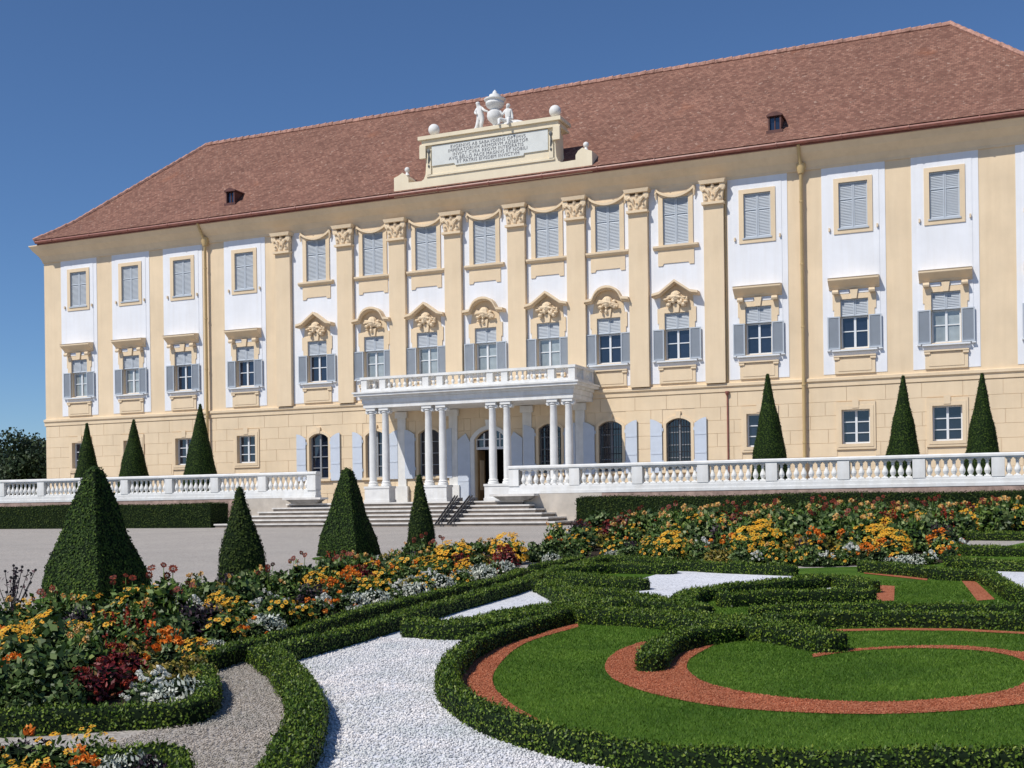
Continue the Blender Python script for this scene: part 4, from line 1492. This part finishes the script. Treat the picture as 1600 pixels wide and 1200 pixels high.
def box_hedge(px, h, lab, dens=2600, size=.032, w=.34, mat='box', name='box_hedge', cap=(True, True)):
    pts = []
    for q in px:
        P = gnd(q[0], q[1], h/2)
        pts.append((P[0], P[1], q[2] if len(q) > 2 else w))
    S = spline(pts, .16)
    secs = []
    d0 = S[1, :2]-S[0, :2]; d0 /= np.linalg.norm(d0)
    d1 = S[-1, :2]-S[-2, :2]; d1 /= np.linalg.norm(d1)
    T = np.gradient(S[:, :2], axis=0); T /= np.linalg.norm(T, axis=1, keepdims=True)
    for off, sc in ((-.5, .25), (-.42, .6), (-.22, .9)):
        if cap[0]: secs.append((S[0, :2]+d0*off*S[0, 2], d0, S[0, 2]*sc))
    S[:, 2] *= .74
    for k in range(len(S)):
        secs.append((S[k, :2], T[k], S[k, 2]*(1+.05*math.sin(k*.9)+.04*math.sin(k*2.3))))
    for off, sc in ((.22, .9), (.42, .6), (.5, .25)):
        if cap[1]: secs.append((S[-1, :2]+d1*off*S[-1, 2], d1, S[-1, 2]*sc))
    prof = [(-.5, -.02), (-.51, .45), (-.5, .86), (-.45, .98), (-.15, 1.0), (.15, 1.01), (.45, .98), (.5, .86), (.51, .45), (.5, -.02)]
    Vs, Qs = [], []
    m = len(prof)
    for k, (c, t, ww) in enumerate(secs):
        nn = np.array([t[1], -t[0]])
        hk = h*(1+.05*math.sin(k*1.3)+.05*math.sin(k*.37)+.03*math.sin(k*3.1))
        for a, b in prof:
            q = c+nn*a*ww
            Vs.append((q[0], q[1], G(q[1])+b*hk))
    for k in range(len(secs)-1):
        for i in range(m-1):
            Qs.append((k*m+i, (k+1)*m+i, (k+1)*m+i+1, k*m+i+1))
    Qs = np.array(Qs)
    for e in (0, len(secs)-1):
        o = e*m
        q = [(o+i, o+i+1, o+m-2-i, o+m-1-i) for i in range(m//2-1)]
        Qs = np.concatenate([Qs, np.array(q if e == 0 else [t[::-1] for t in q])])
    V = np.array(Vs)
    # make sure the faces look outward
    c0 = secs[len(secs)//2]
    A, B, C, D = (V[Qs[:, i]] for i in range(4))
    nrm = np.cross(C-A, D-B)
    if nrm[:, 2].sum() < 0:
        Qs = Qs[:, ::-1]
    return tag(link(name, leafy(name, V, Qs, dens*1.5, size*.8, M[mat], M['boxcore'], jitter=.012, aspect=.58, up=.4, shoots=.16)), lab, 'hedge', 'low box hedges of the parterre')


HH = .16
box_hedge([(415, 1026), (443, 1048), (468, 1080), (479, 1113), (474, 1146), (458, 1180), (436, 1220), (420, 1270)], HH, 'curved low box hedge between grey gravel path and white gravel', 4200, .028, .34)
box_hedge([(426, 1026), (533, 998), (633, 968), (700, 948), (800, 920), (845, 903), (884, 892), (921, 882), (948, 876)], HH, 'long straight low box hedge running diagonally beside the flower bed', 2800, .032, .33)
box_hedge([(668, 983, .55), (720, 985, .75), (790, 970, .7), (850, 957, .6), (905, 953, .5)], HH, 'broad leaf shaped box hedge with a rounded end on the white gravel', 3000, .032, .6)
box_hedge(RINGC, HH, 'large ring of box hedge round the red gravel and lawn', 3800, .028, .22)
box_hedge([(895, 962, .45), (1000, 966, .6), (1080, 972, .75), (1160, 980, .75), (1230, 991, .6), (1292, 1004, .5)], HH, 'thick box hedge arm with a blunt end pointing at the round lawn', 3200, .031, .6)
box_hedge([(1130, 990), (1070, 1000), (1035, 1014), (1016, 1034)], HH, 'short hooked box hedge ending in a rounded tip on red gravel', 3600, .030, .32)
box_hedge([(858, 918, .5), (885, 930, .6), (915, 943, .5), (960, 950, .4)], HH, 'short box hedge tuft between the two white gravel fields', 2200, .034, .5)
box_hedge([(885, 905, .7), (930, 910, .8), (965, 912, .7), (995, 914, .5)], HH, 'broad box hedge patch ending at the far white gravel field', 1900, .036, .7)
box_hedge([(915, 930, .5), (985, 937, .5), (1040, 948, .5), (1090, 958, .5)], HH, 'wavy box hedge in front of the far white gravel field', 2400, .034, .5)
box_hedge([(880, 893, .5), (960, 888, .6), (1040, 890, .5)], HH, 'box hedge along the right flower bed beside a sliver of white gravel', 1700, .038, .5)
box_hedge([(960, 877, .4), (1040, 882, .45), (1130, 888, .45), (1232, 892, .4)], HH, 'low box hedge edging the right flower bed behind the white gravel', 1700, .038, .45)
box_hedge([(1062, 948, .4), (1085, 932, .4), (1150, 922, .5), (1235, 915, .5), (1300, 908, .5), (1362, 918, .3)], HH, 'box hedge curving round the near side of the far white gravel', 2200, .035, .45)
box_hedge([(1145, 938, .4), (1210, 935, .4), (1290, 932, .4), (1352, 931, .36)], HH, 'box hedge with a straight end beside the square of red gravel', 2300, .034, .36)
box_hedge([(1190, 960), (1300, 956), (1400, 955), (1500, 956), (1650, 958)], HH, 'straight box hedge, farther of the two parallel rows across the lawn', 2600, .033, .28)
box_hedge([(1215, 972), (1300, 969), (1400, 968), (1500, 970), (1650, 975)], HH, 'straight box hedge, nearer of the two parallel rows across the lawn', 2700, .033, .30)
box_hedge([(1360, 887, .4), (1420, 892, .4), (1480, 898, .4), (1530, 900, .35)], HH, 'box hedge edging the right flower bed above a thin red gravel line', 2000, .036, .4)
box_hedge([(1540, 902, .3), (1565, 916, .3), (1584, 928, .3), (1610, 935, .3), (1660, 937, .3)], HH, 'box hedge bending round the white gravel at the right edge', 2400, .034, .3)
box_hedge([(1500, 880, .5), (1550, 884, .6), (1650, 886, .6)], HH, 'box hedge strip behind the white gravel at the right edge', 1900, .037, .5)
box_hedge([(1500, 860, .6), (1560, 862, .8), (1650, 862, .8)], HH, 'middle box hedge strip right of the flower bed', 1600, .039, .7)
box_hedge([(1530, 838, .8), (1580, 838, 1.1), (1660, 838, 1.1)], HH, 'farthest box hedge strip right of the flower bed', 1300, .042, 1.0)
# borders of the beds
box_hedge([(-60, 1132), (40, 1130), (130, 1125), (230, 1119), (283, 1116), (316, 1103), (326, 1080), (316, 1058)], .155, 'low box border wrapping the near corner of the left flower bed', 3800, .028, .23)
box_hedge([(322, 1036), (400, 1012), (500, 984), (583, 958), (667, 938), (733, 922), (790, 908), (815, 897)], HH, 'low box border along the front of the left flower bed', 2600, .033, .26)
box_hedge([(838, 890), (872, 884), (905, 876)], HH, 'short low box border on the corner of the right flower bed', 1900, .037, .3)
box_hedge([(150, 1196), (235, 1192), (276, 1196), (284, 1215), (280, 1250)], .17, 'low box border on the corner bed at the bottom left', 3600, .030, .16)

# far trees beyond the palace
def tree(loc, h, r, lab, seed, n=5200):
    root = tag(empty('broadleaf_tree', loc), lab, 'tree', 'trees beyond the palace')
    r_ = random.Random(seed)
    mb = MB()
    mb.tube([(0, 0, -.2), (.1, .05, h*.3), (0, .1, h*.55)], [.3, .22, .14], 9)
    lumps = []
    for k in range(11):
        a = r_.uniform(0, 2*PI); d = r_.uniform(.1, .75)*r; z = h*r_.uniform(.34, .86)
        rr = r*r_.uniform(.3, .5)*(1.15-.5*abs(z/h-.55))
        lumps.append((d*math.cos(a), d*math.sin(a), z, rr))
        mb.tube([(0, .05, h*.3), (d*.5*math.cos(a), d*.5*math.sin(a), z*.8), (d*math.cos(a), d*math.sin(a), z)], [.12, .08, .03], 6)
    lumps.append((0, 0, h*.85, r*.36))
    link('trunk', mb.mesh('trunk', M['bark']), root)
    P, Nn = [], []
    for (x, y, z, rr) in lumps:
        k = int(n*rr*rr/sum(q[3]**2 for q in lumps))
        d = unit(rng.normal(0, 1, (k, 3)))
        f = rng.random((k, 1))**.35
        P.append(np.array([x, y, z])+d*rr*f*np.array([1, 1, .8])*(1+.2*np.sin(d[:, :1]*7+seed))); Nn.append(d)
    P = np.concatenate(P); Nn = np.concatenate(Nn)
    V, Q = leaves(P, Nn, .26, .7, 1.2)
    link('crown', npmesh('crown', V, Q, [M['tree']]), root)


for px, py, y, h_, r_, lab in ((22, 668, 16, 0, 3.4, 'dark tree at the left edge beyond the terrace, with sky gaps'), (62, 682, 24, 0, 3.2, 'dark tree half hidden by the palace end wall'), (-30, 690, 10, 0, 3.5, 'dark broad tree just outside the left edge'), (40, 700, 9, 0, 2.6, 'low dark tree in front of the taller ones by the palace end')):
    T = aty(px, py, y)
    tree((T[0], y, 0), T[2]-.1, r_, lab, int(px*3+400))

# ================================================================== FLOWER BEDS
def dome(n, r, h, z0=.02, shell=.55):
    d = unit(rng.normal(0, 1, (n, 3))); d[:, 2] = np.abs(d[:, 2])
    f = shell+(1-shell)*rng.random((n, 1))
    P = d*f*np.array([r, r, h]); P[:, 2] += z0
    return P, unit(d*np.array([1, 1, .8])+np.array([0, 0, .25]))


def daisies(C, Nn, size, mp=0, mc=1, petals=9):
    """flat flowers: a fan of petals and a raised centre"""
    parts = []
    n = len(C)
    T = unit(np.cross(Nn, rng.normal(0, 1, (n, 3)))); B = np.cross(Nn, T)
    s = size*rng.uniform(.75, 1.2, (n, 1))
    for k in range(petals):
        a = 2*PI*k/petals
        D = T*math.cos(a)+B*math.sin(a); E_ = -T*math.sin(a)+B*math.cos(a)
        Dd = D+Nn*rng.uniform(-.25, .15, (n, 1))
        V = np.stack([C+D*s*.1, C+Dd*s*.33+E_*s*.13, C+Dd*s*.5, C+Dd*s*.33-E_*s*.13], 1).reshape(-1, 3)
        parts.append((V, np.arange(4*n).reshape(-1, 4), mp))
    for a in (0, PI/2):
        D = (T*math.cos(a)+B*math.sin(a))*s*.13
        E_ = (-T*math.sin(a)+B*math.cos(a))*s*.13
        up_ = Nn*s*.07
        V = np.stack([C-D, C+E_*.6+up_, C+D, C-E_*.6+up_], 1).reshape(-1, 3)
        parts.append((V, np.arange(4*n).reshape(-1, 4), mc))
    return join(*parts)


def balls(C, size, per=26, mp=0):
    n = len(C)
    d = unit(rng.normal(0, 1, (n*per, 3)))
    s = np.repeat(size*rng.uniform(.75, 1.2, (n, 1)), per, 0)
    P = np.repeat(C, per, 0)+d*s*.42*np.array([1, 1, .8])
    V, Q = leaves(P, d, 1.0, .9, .9)
    V = (V.reshape(-1, 4, 3)-P[:, None])*(s*.42)[:, None]+P[:, None]
    return join((V.reshape(-1, 3), Q, mp))


def stems(C, z0=.02, wdt=.006, mi=0, pull=.55):
    n = len(C)
    base = C*np.array([pull, pull, 0])+np.array([0, 0, z0])
    a = rng.uniform(0, PI, n)
    sd = np.stack([np.cos(a), np.sin(a), np.zeros(n)], 1)*wdt
    V = np.stack([base-sd, base+sd, C+sd*.7, C-sd*.7], 1).reshape(-1, 3)
    return V, np.arange(4*n).reshape(-1, 4), mi


SPEC = {
    # r, h, leaves, leaf size, leaf material, flower count, kind, flower size, petal material
    'coneflower': (.33, .42, 420, .075, 'green', 84, 'daisy', .10, 'yellowpetal'),
    'marigold': (.24, .30, 260, .055, 'deepgreen', 5, 'ball', .085, 'orangepetal'),
    'yellow_zinnia': (.26, .34, 320, .06, 'green', 15, 'daisy', .07, 'yellowpetal'),
    'sunflower': (.24, .74, 330, .11, 'green', 5, 'tall', .11, 'darkpetal'),
    'amaranth': (.28, .42, 360, .075, 'redleaf', 10, 'ball', .06, 'redpetal'),
    'purple_basil': (.28, .40, 380, .06, 'purpleleaf', 0, '', 0, ''),
    'silver_ragwort': (.27, .20, 520, .05, 'silverleaf', 0, '', 0, ''),
    'white_ageratum': (.22, .20, 220, .05, 'deepgreen', 16, 'ball', .06, 'whitepetal'),
    'coleus': (.28, .27, 300, .07, 'limeleaf', 0, '', 0, ''),
    'dahlia': (.32, .56, 460, .09, 'green', 5, 'ball', .08, 'peachpetal'),
    'leafy_bush': (.36, .56, 460, .11, 'deepgreen', 0, '', 0, ''),
    'scarlet_salvia': (.26, .42, 340, .06, 'green', 10, 'spike', .1, 'redpetal'),
}
WORDS = {
    'coneflower': 'clump of golden yellow daisies', 'marigold': 'dark green clump with round orange flowers', 'yellow_zinnia': 'low clump with small yellow flowers',
    'sunflower': 'tall plant with dark red flower heads', 'amaranth': 'dark red leaved clump', 'purple_basil': 'dark purple leaved clump',
    'silver_ragwort': 'low silver grey mound', 'white_ageratum': 'low clump with white ball flowers', 'coleus': 'lime yellow leaved clump',
    'dahlia': 'tall green bush with pale peach flowers', 'leafy_bush': 'tall leafy green bush without flowers', 'scarlet_salvia': 'green clump with red flower spikes',
}
PROTO = {}


def proto(sp, v):
    if (sp, v) in PROTO:
        return PROTO[sp, v]
    r, h, nl, ls, lm, nf, kind, fs, pm = SPEC[sp]
    P, n = dome(nl, r, h)
    if kind == 'tall':
        P = P*np.array([.8, .8, 1]); ang = rng.choice(5, nl)
        off = np.stack([np.cos(ang*1.3)*.14, np.sin(ang*1.3)*.14], 1); P[:, :2] = P[:, :2]*.6+off
        P[:, 2] *= rng.uniform(.4, 1.0, nl)
    V, Q = leaves(P, n, ls, .5 if sp != 'leafy_bush' else .7, 1.1, .1)
    pc, nc = dome(26, r*.62, h*.72, 0, .9)
    cV, cQ = leaves(pc, nc, r*.75, 1.1, .15, 0)
    VV, QQ, MI = join((V, Q, 0), (cV, cQ, 1))
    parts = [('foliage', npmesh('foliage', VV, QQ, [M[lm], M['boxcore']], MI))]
    if nf:
        C, nn = dome(nf, r*.95, h, .04, .96)
        C[:, 2] += rng.uniform(0, .06, nf)
        face = unit(nn+np.array([.05, -.5, .55]))
        if kind == 'daisy':
            D = daisies(C, face, fs); me = npmesh('blossoms', D[0], D[1], [M[pm], M['seed']], D[2])
        elif kind == 'ball':
            D = balls(C, fs); me = npmesh('blossoms', D[0], D[1], [M[pm]])
        elif kind == 'spike':
            k = 14
            Cs = np.repeat(C, k, 0); t = np.tile(np.arange(k)/k, nf)[:, None]
            Pp = Cs+np.concatenate([rng.normal(0, .012, (nf*k, 2)), t*.14], 1)
            D = leaves(Pp, unit(rng.normal(0, 1, (nf*k, 3))), .035, .8, 1); me = npmesh('blossoms', D[0], D[1], [M[pm]])
        else:
            C = np.stack([np.cos(np.arange(nf)*1.3)*.16, np.sin(np.arange(nf)*1.3)*.16, h+rng.uniform(-.12, .1, nf)], 1)
            face = unit(np.array([[.2, -.9, .35]])+rng.normal(0, .3, (nf, 3)))
            a = daisies(C, face, fs, 0, 1, 11); s_ = stems(C, .05, .008, 2, .7)
            D = join((a[0], a[1], 0), (s_[0], s_[1], 2))
            MI2 = np.concatenate([a[2], np.full(len(s_[1]), 2)])
            me = npmesh('blossoms', D[0], D[1], [M[pm], M['seed'], M['green']], MI2)
        parts.append(('blossoms', me))
    PROTO[sp, v] = parts
    return parts


PLANTED = []


def plant(sp, P, scale, bed, v=None):
    v = rnd.randrange(3) if v is None else v
    root = empty(sp if sp not in ('leafy_bush',) else 'leafy_bush', (P[0], P[1], P[2]+.02))
    root.rotation_euler = (0, 0, rnd.uniform(0, 2*PI))
    root.rotation_euler[2] = rnd.uniform(-.6, .6)
    root.scale = (scale*rnd.uniform(.9, 1.12), scale*rnd.uniform(.9, 1.12), scale*rnd.uniform(.88, 1.15))
    for n, me in proto(sp, v):
        link(n, me, root)
    PLANTED.append((sp, bed, root, P))


def bedfill(px, bed, spacing, rows, scale, fixed, minpx=-40):
    W = np.array([gnd(*p) for p in px])[:, :2]
    sheet('flower_bed_soil', px, M['soil'], .016)
    pts = []
    for (x, y, sp, sc) in fixed:
        P = gnd(x, y); plant(sp, P, sc, bed); pts.append((P[0], P[1], .27*sc/1.0))
    lo, hi = W.min(0), W.max(0)
    r_ = random.Random(len(px)*7+5)
    cand = []
    for _ in range(9000):
        cand.append((r_.uniform(lo[0], hi[0]), r_.uniform(lo[1], hi[1])))
    C = np.array(cand); C = C[inpoly(C, W)]
    for x, y in C:
        if any((x-a)**2+(y-b)**2 < (spacing*.5+c)**2 for a, b, c in pts):
            continue
        d = np.array([x, y, G(y)])-CAM; k = d @ FW
        u_, v_ = PPX+FPX*(d @ RT)/k, PPY-FPX*(d @ UP)/k
        if not (-60 < u_ < 1665):
            continue
        sp, sc = rows(u_, v_, r_)
        if sp is None:
            continue
        plant(sp, np.array([x, y, G(y)]), sc*scale, bed)
        pts.append((x, y, spacing*.5))


def pick(r_, table):
    t = sum(w for _, w, _ in table); q = r_.random()*t
    for s, w, sc in table:
        q -= w
        if q <= 0:
            return s, sc
    return table[-1][0], table[-1][2]


FRONTL = [(-60, 1120), (120, 1116), (230, 1110), (300, 1098), (316, 1070), (318, 1040), (400, 1004), (500, 976), (583, 950), (667, 932), (733, 916), (785, 903)]


def interp(xs, x):
    for (a, b), (c, d) in zip(xs[:-1], xs[1:]):
        if a <= x <= c:
            return b+(d-b)*(x-a)/(c-a)
    return xs[-1][1] if x > xs[-1][0] else xs[0][1]


BACKL = [(-60, 985), (150, 965), (300, 948), (420, 930), (520, 905), (600, 888), (690, 875), (800, 870)]


def rows_left(u_, v_, r_):
    f = interp(sorted(FRONTL), u_)
    back = interp(BACKL, u_)
    t = (f-v_)/max(f-back, 1)
    if t < .3:
        return pick(r_, [('silver_ragwort', 3, .9), ('white_ageratum', 1.6, .85), ('yellow_zinnia', 3, .75), ('marigold', 1.2, .8), ('coleus', 2, .8), ('scarlet_salvia', .6, .7)])
    if t < .65:
        return pick(r_, [('coneflower', .35, .6), ('marigold', 1.6, .95), ('purple_basil', .6, .8), ('leafy_bush', 1.6, .5), ('yellow_zinnia', 3, .9), ('dahlia', 1.6, .7), ('coleus', 1.5, .9), ('amaranth', 1.0, .85), ('white_ageratum', .8, .9)])
    return pick(r_, [('coneflower', .3, .7), ('white_ageratum', .6, 1), ('sunflower', 1.6, .75), ('dahlia', 2.4, .75), ('leafy_bush', 3, .7), ('purple_basil', .8, .9), ('coleus', 1.2, 1.1), ('scarlet_salvia', .6, .8), ('yellow_zinnia', 1.2, 1)])


LEFT = FRONTL+[(800, 893), (790, 876), (690, 876), (600, 889), (520, 906), (420, 931), (300, 950), (150, 968), (-60, 990)]
bedfill(LEFT, 'left bed', .36, rows_left, 1.0, [
    (708, 893, 'coneflower', 1.25), (794, 882, 'coneflower', 1.3), (690, 902, 'leafy_bush', .4), (752, 902, 'silver_ragwort', .95), (722, 911, 'silver_ragwort', .9), (782, 895, 'silver_ragwort', .9), (690, 921, 'silver_ragwort', .9),
    (755, 888, 'purple_basil', .7), (288, 1104, 'silver_ragwort', .85), (258, 1107, 'silver_ragwort', .7), (228, 1104, 'white_ageratum', .8), (240, 1092, 'white_ageratum', .8), (255, 1090, 'white_ageratum', .6), (300, 1086, 'coleus', .6), (258, 1072, 'coleus', .75), (305, 1064, 'coleus', .7),
    (35, 1112, 'leafy_bush', .45), (105, 1112, 'leafy_bush', .42), (-20, 1112, 'leafy_bush', .5), (168, 1092, 'amaranth', .8), (135, 1104, 'amaranth', .6), (190, 1070, 'amaranth', .8), (60, 1092, 'leafy_bush', .62), (10, 1100, 'leafy_bush', .6), (100, 1078, 'leafy_bush', .62), (30, 1070, 'leafy_bush', .75), (95, 1050, 'leafy_bush', .8),
    (25, 1040, 'coneflower', .8), (75, 1030, 'coneflower', .8), (122, 1022, 'coneflower', .65), (-18, 1052, 'coneflower', .75), (160, 1020, 'yellow_zinnia', 1.0),
    (252, 985, 'sunflower', .85), (285, 985, 'sunflower', .7), (225, 1000, 'dahlia', .8), (232, 1030, 'marigold', .95), (280, 1035, 'marigold', .95), (200, 1040, 'scarlet_salvia', .8), (325, 990, 'purple_basil', .95), (348, 1010, 'yellow_zinnia', .95), (335, 1025, 'silver_ragwort', .6),
    (455, 935, 'coneflower', .62), (485, 955, 'purple_basil', .9), (440, 982, 'yellow_zinnia', .9), (470, 978, 'yellow_zinnia', .8), (398, 1000, 'marigold', .75), (565, 908, 'scarlet_salvia', .9), (605, 905, 'leafy_bush', .72), (640, 905, 'yellow_zinnia', 1.0), (555, 962, 'silver_ragwort', .6), (618, 940, 'white_ageratum', .75), (520, 905, 'scarlet_salvia', .95)])

RIGHTF = [(842, 887), (900, 876), (948, 874), (1040, 878), (1130, 883), (1232, 885), (1350, 884), (1420, 886), (1490, 878), (1500, 862)]


def rows_right(u_, v_, r_):
    f = interp(RIGHTF, u_)
    t = (f-v_)/45
    if t < .22:
        return pick(r_, [('silver_ragwort', 1.4, .8), ('white_ageratum', 2.2, .85), ('yellow_zinnia', 3.4, .85), ('marigold', 1.5, .85), ('coleus', 1.2, .8), ('leafy_bush', 1.6, .5), ('purple_basil', 1, .7)])
    if t < .6:
        return pick(r_, [('coneflower', .8, .75), ('marigold', 1.4, 1.0), ('purple_basil', 1.8, .95), ('yellow_zinnia', 3, 1.0), ('dahlia', 2.6, .85), ('amaranth', .8, .8), ('leafy_bush', 2.2, .8), ('coleus', 1.2, 1), ('white_ageratum', 1, 1)])
    return pick(r_, [('coneflower', 1.0, .8), ('sunflower', 1.2, .85), ('dahlia', 3, 1.0), ('leafy_bush', 3.2, .95), ('purple_basil', 1.2, 1.0), ('scarlet_salvia', .6, 1.0), ('amaranth', .5, 1.0), ('yellow_zinnia', 1.5, 1.2)])


RIGHT = RIGHTF+[(1520, 838), (1640, 826), (1640, 812), (1500, 818), (1300, 822), (1100, 828), (960, 836), (880, 850), (838, 868)]
bedfill(RIGHT, 'right bed', .74, rows_right, 1.28, [
    (860, 872, 'leafy_bush', .68), (836, 878, 'leafy_bush', .68), (862, 881, 'silver_ragwort', .8), (1050, 872, 'coneflower', 1.2), (1168, 874, 'coneflower', 1.15), (1195, 862, 'coneflower', 1.3), (1395, 868, 'coneflower', 1.2), (1372, 862, 'coneflower', 1.2), (1160, 880, 'yellow_zinnia', 1.1), (1395, 882, 'yellow_zinnia', 1.0), (1485, 879, 'marigold', .8), (1432, 880, 'silver_ragwort', .75)])

bedfill([(-80, 1300), (-80, 1205), (150, 1203), (255, 1206), (262, 1240), (250, 1300)], 'corner bed', .2,
        lambda u_, v_, r_: pick(r_, [('marigold', 3, .62), ('silver_ragwort', 2, .55), ('purple_basil', 1.4, .5), ('yellow_zinnia', 2, .6)]), 1.0,
        [(18, 1222, 'marigold', .75), (85, 1228, 'yellow_zinnia', .7), (215, 1222, 'silver_ragwort', .66), (180, 1226, 'silver_ragwort', .6), (110, 1240, 'marigold', .7), (145, 1215, 'yellow_zinnia', .6), (50, 1215, 'purple_basil', .6)])

for k in range(26):
    u_ = 960+k*19.5+rnd.uniform(-4, 4)
    v_ = interp(RIGHTF, u_)-rnd.uniform(-1.5, 4)
    sp, sc = pick(rnd, [('silver_ragwort', 1, .7), ('white_ageratum', 1.5, .85), ('yellow_zinnia', 2, .85), ('marigold', 1, .9), ('coleus', 1, .8), ('leafy_bush', 2.5, .55), ('dahlia', 1.5, .6)])
    plant(sp, gnd(u_, v_), sc*1.05, 'right bed')

# bare dark shrub at the left end of the bed
for (px, py, hh_, lab) in ((18, 985, .62, 'dark bare twiggy shrub at the left edge in front of the forecourt'),):
    P = gnd(px, py)
    root = tag(empty('twiggy_shrub', P), lab, 'shrub')
    r_ = random.Random(4)
    mb = MB(); LP = []
    for k in range(16):
        a = r_.uniform(0, 2*PI); d = r_.uniform(.05, .3); h_ = hh_*r_.uniform(.6, 1.25)
        p1 = (d*.4*math.cos(a), d*.4*math.sin(a), h_*.5); p2 = (d*math.cos(a), d*math.sin(a), h_)
        mb.tube([(0, 0, 0), p1, p2], [.008, .006, .004], 5)
        for q in range(7):
            t = r_.uniform(.4, 1); LP.append([p1[i]+(p2[i]-p1[i])*t+r_.uniform(-.03, .03) for i in range(3)])
        mb.blob(p2, .018, 6, 4)
    link('stems', mb.mesh('stems', M['twig']), root)
    LP = np.array(LP)
    LV, LQ = leaves(LP, unit(rng.normal(0, 1, LP.shape)), .055, .5, 1)
    link('foliage', npmesh('foliage', LV, LQ, [M['purpleleaf']]), root)

# each plant's own description: its look and its place among its like
ORD = ['first', 'second', 'third', 'fourth', 'fifth', 'sixth', 'seventh', 'eighth', 'ninth', 'tenth', 'eleventh', 'twelfth', 'thirteenth', 'fourteenth', 'fifteenth', 'sixteenth', 'seventeenth', 'eighteenth', 'nineteenth', 'twentieth']
by = {}
for sp, bed, o, P in PLANTED:
    d = P-CAM
    k = d @ FW
    u_, v_ = PPX+FPX*(d @ RT)/k, PPY-FPX*(d @ UP)/k
    if bed == 'left bed':
        f, b_ = interp(sorted(FRONTL), u_), interp(BACKL, u_)
    elif bed == 'right bed':
        f, b_ = interp(RIGHTF, u_), interp(RIGHTF, u_)-45
    else:
        f, b_ = 1, 0
    t = (f-v_)/max(f-b_, 1)
    row = '' if bed == 'corner bed' else ('front of ' if t < .3 else ('middle of ' if t < .65 else ('back of ' if t < 1 else 'far side of ')))
    by.setdefault((sp, bed, row), []).append((u_, o))
print('plants', len(PLANTED), {k: len(v) for k, v in by.items() if len(v) > 25})
for (sp, bed, row), L_ in by.items():
    L_.sort(key=lambda q: q[0])
    n = len(L_)
    for k, (_, o) in enumerate(L_):
        if n == 1:
            w_ = f'{WORDS[sp]}, the only one at {row}{bed}' if row else f'{WORDS[sp]}, the only one in {bed}'
        elif k < (n+1)//2:
            w_ = f'{WORDS[sp]}, {ORD[k]} from left, {row}{bed}'
        else:
            w_ = f'{WORDS[sp]}, {ORD[n-1-k]} from right, {row}{bed}'
        tag(o, w_, 'plant' if sp in ('leafy_bush', 'silver_ragwort', 'coleus', 'purple_basil', 'amaranth') else 'flower plant', sp.replace('_', ' ')+' plants in the '+bed)
print('plants', len(PLANTED), {k: len(v) for k, v in by.items()})
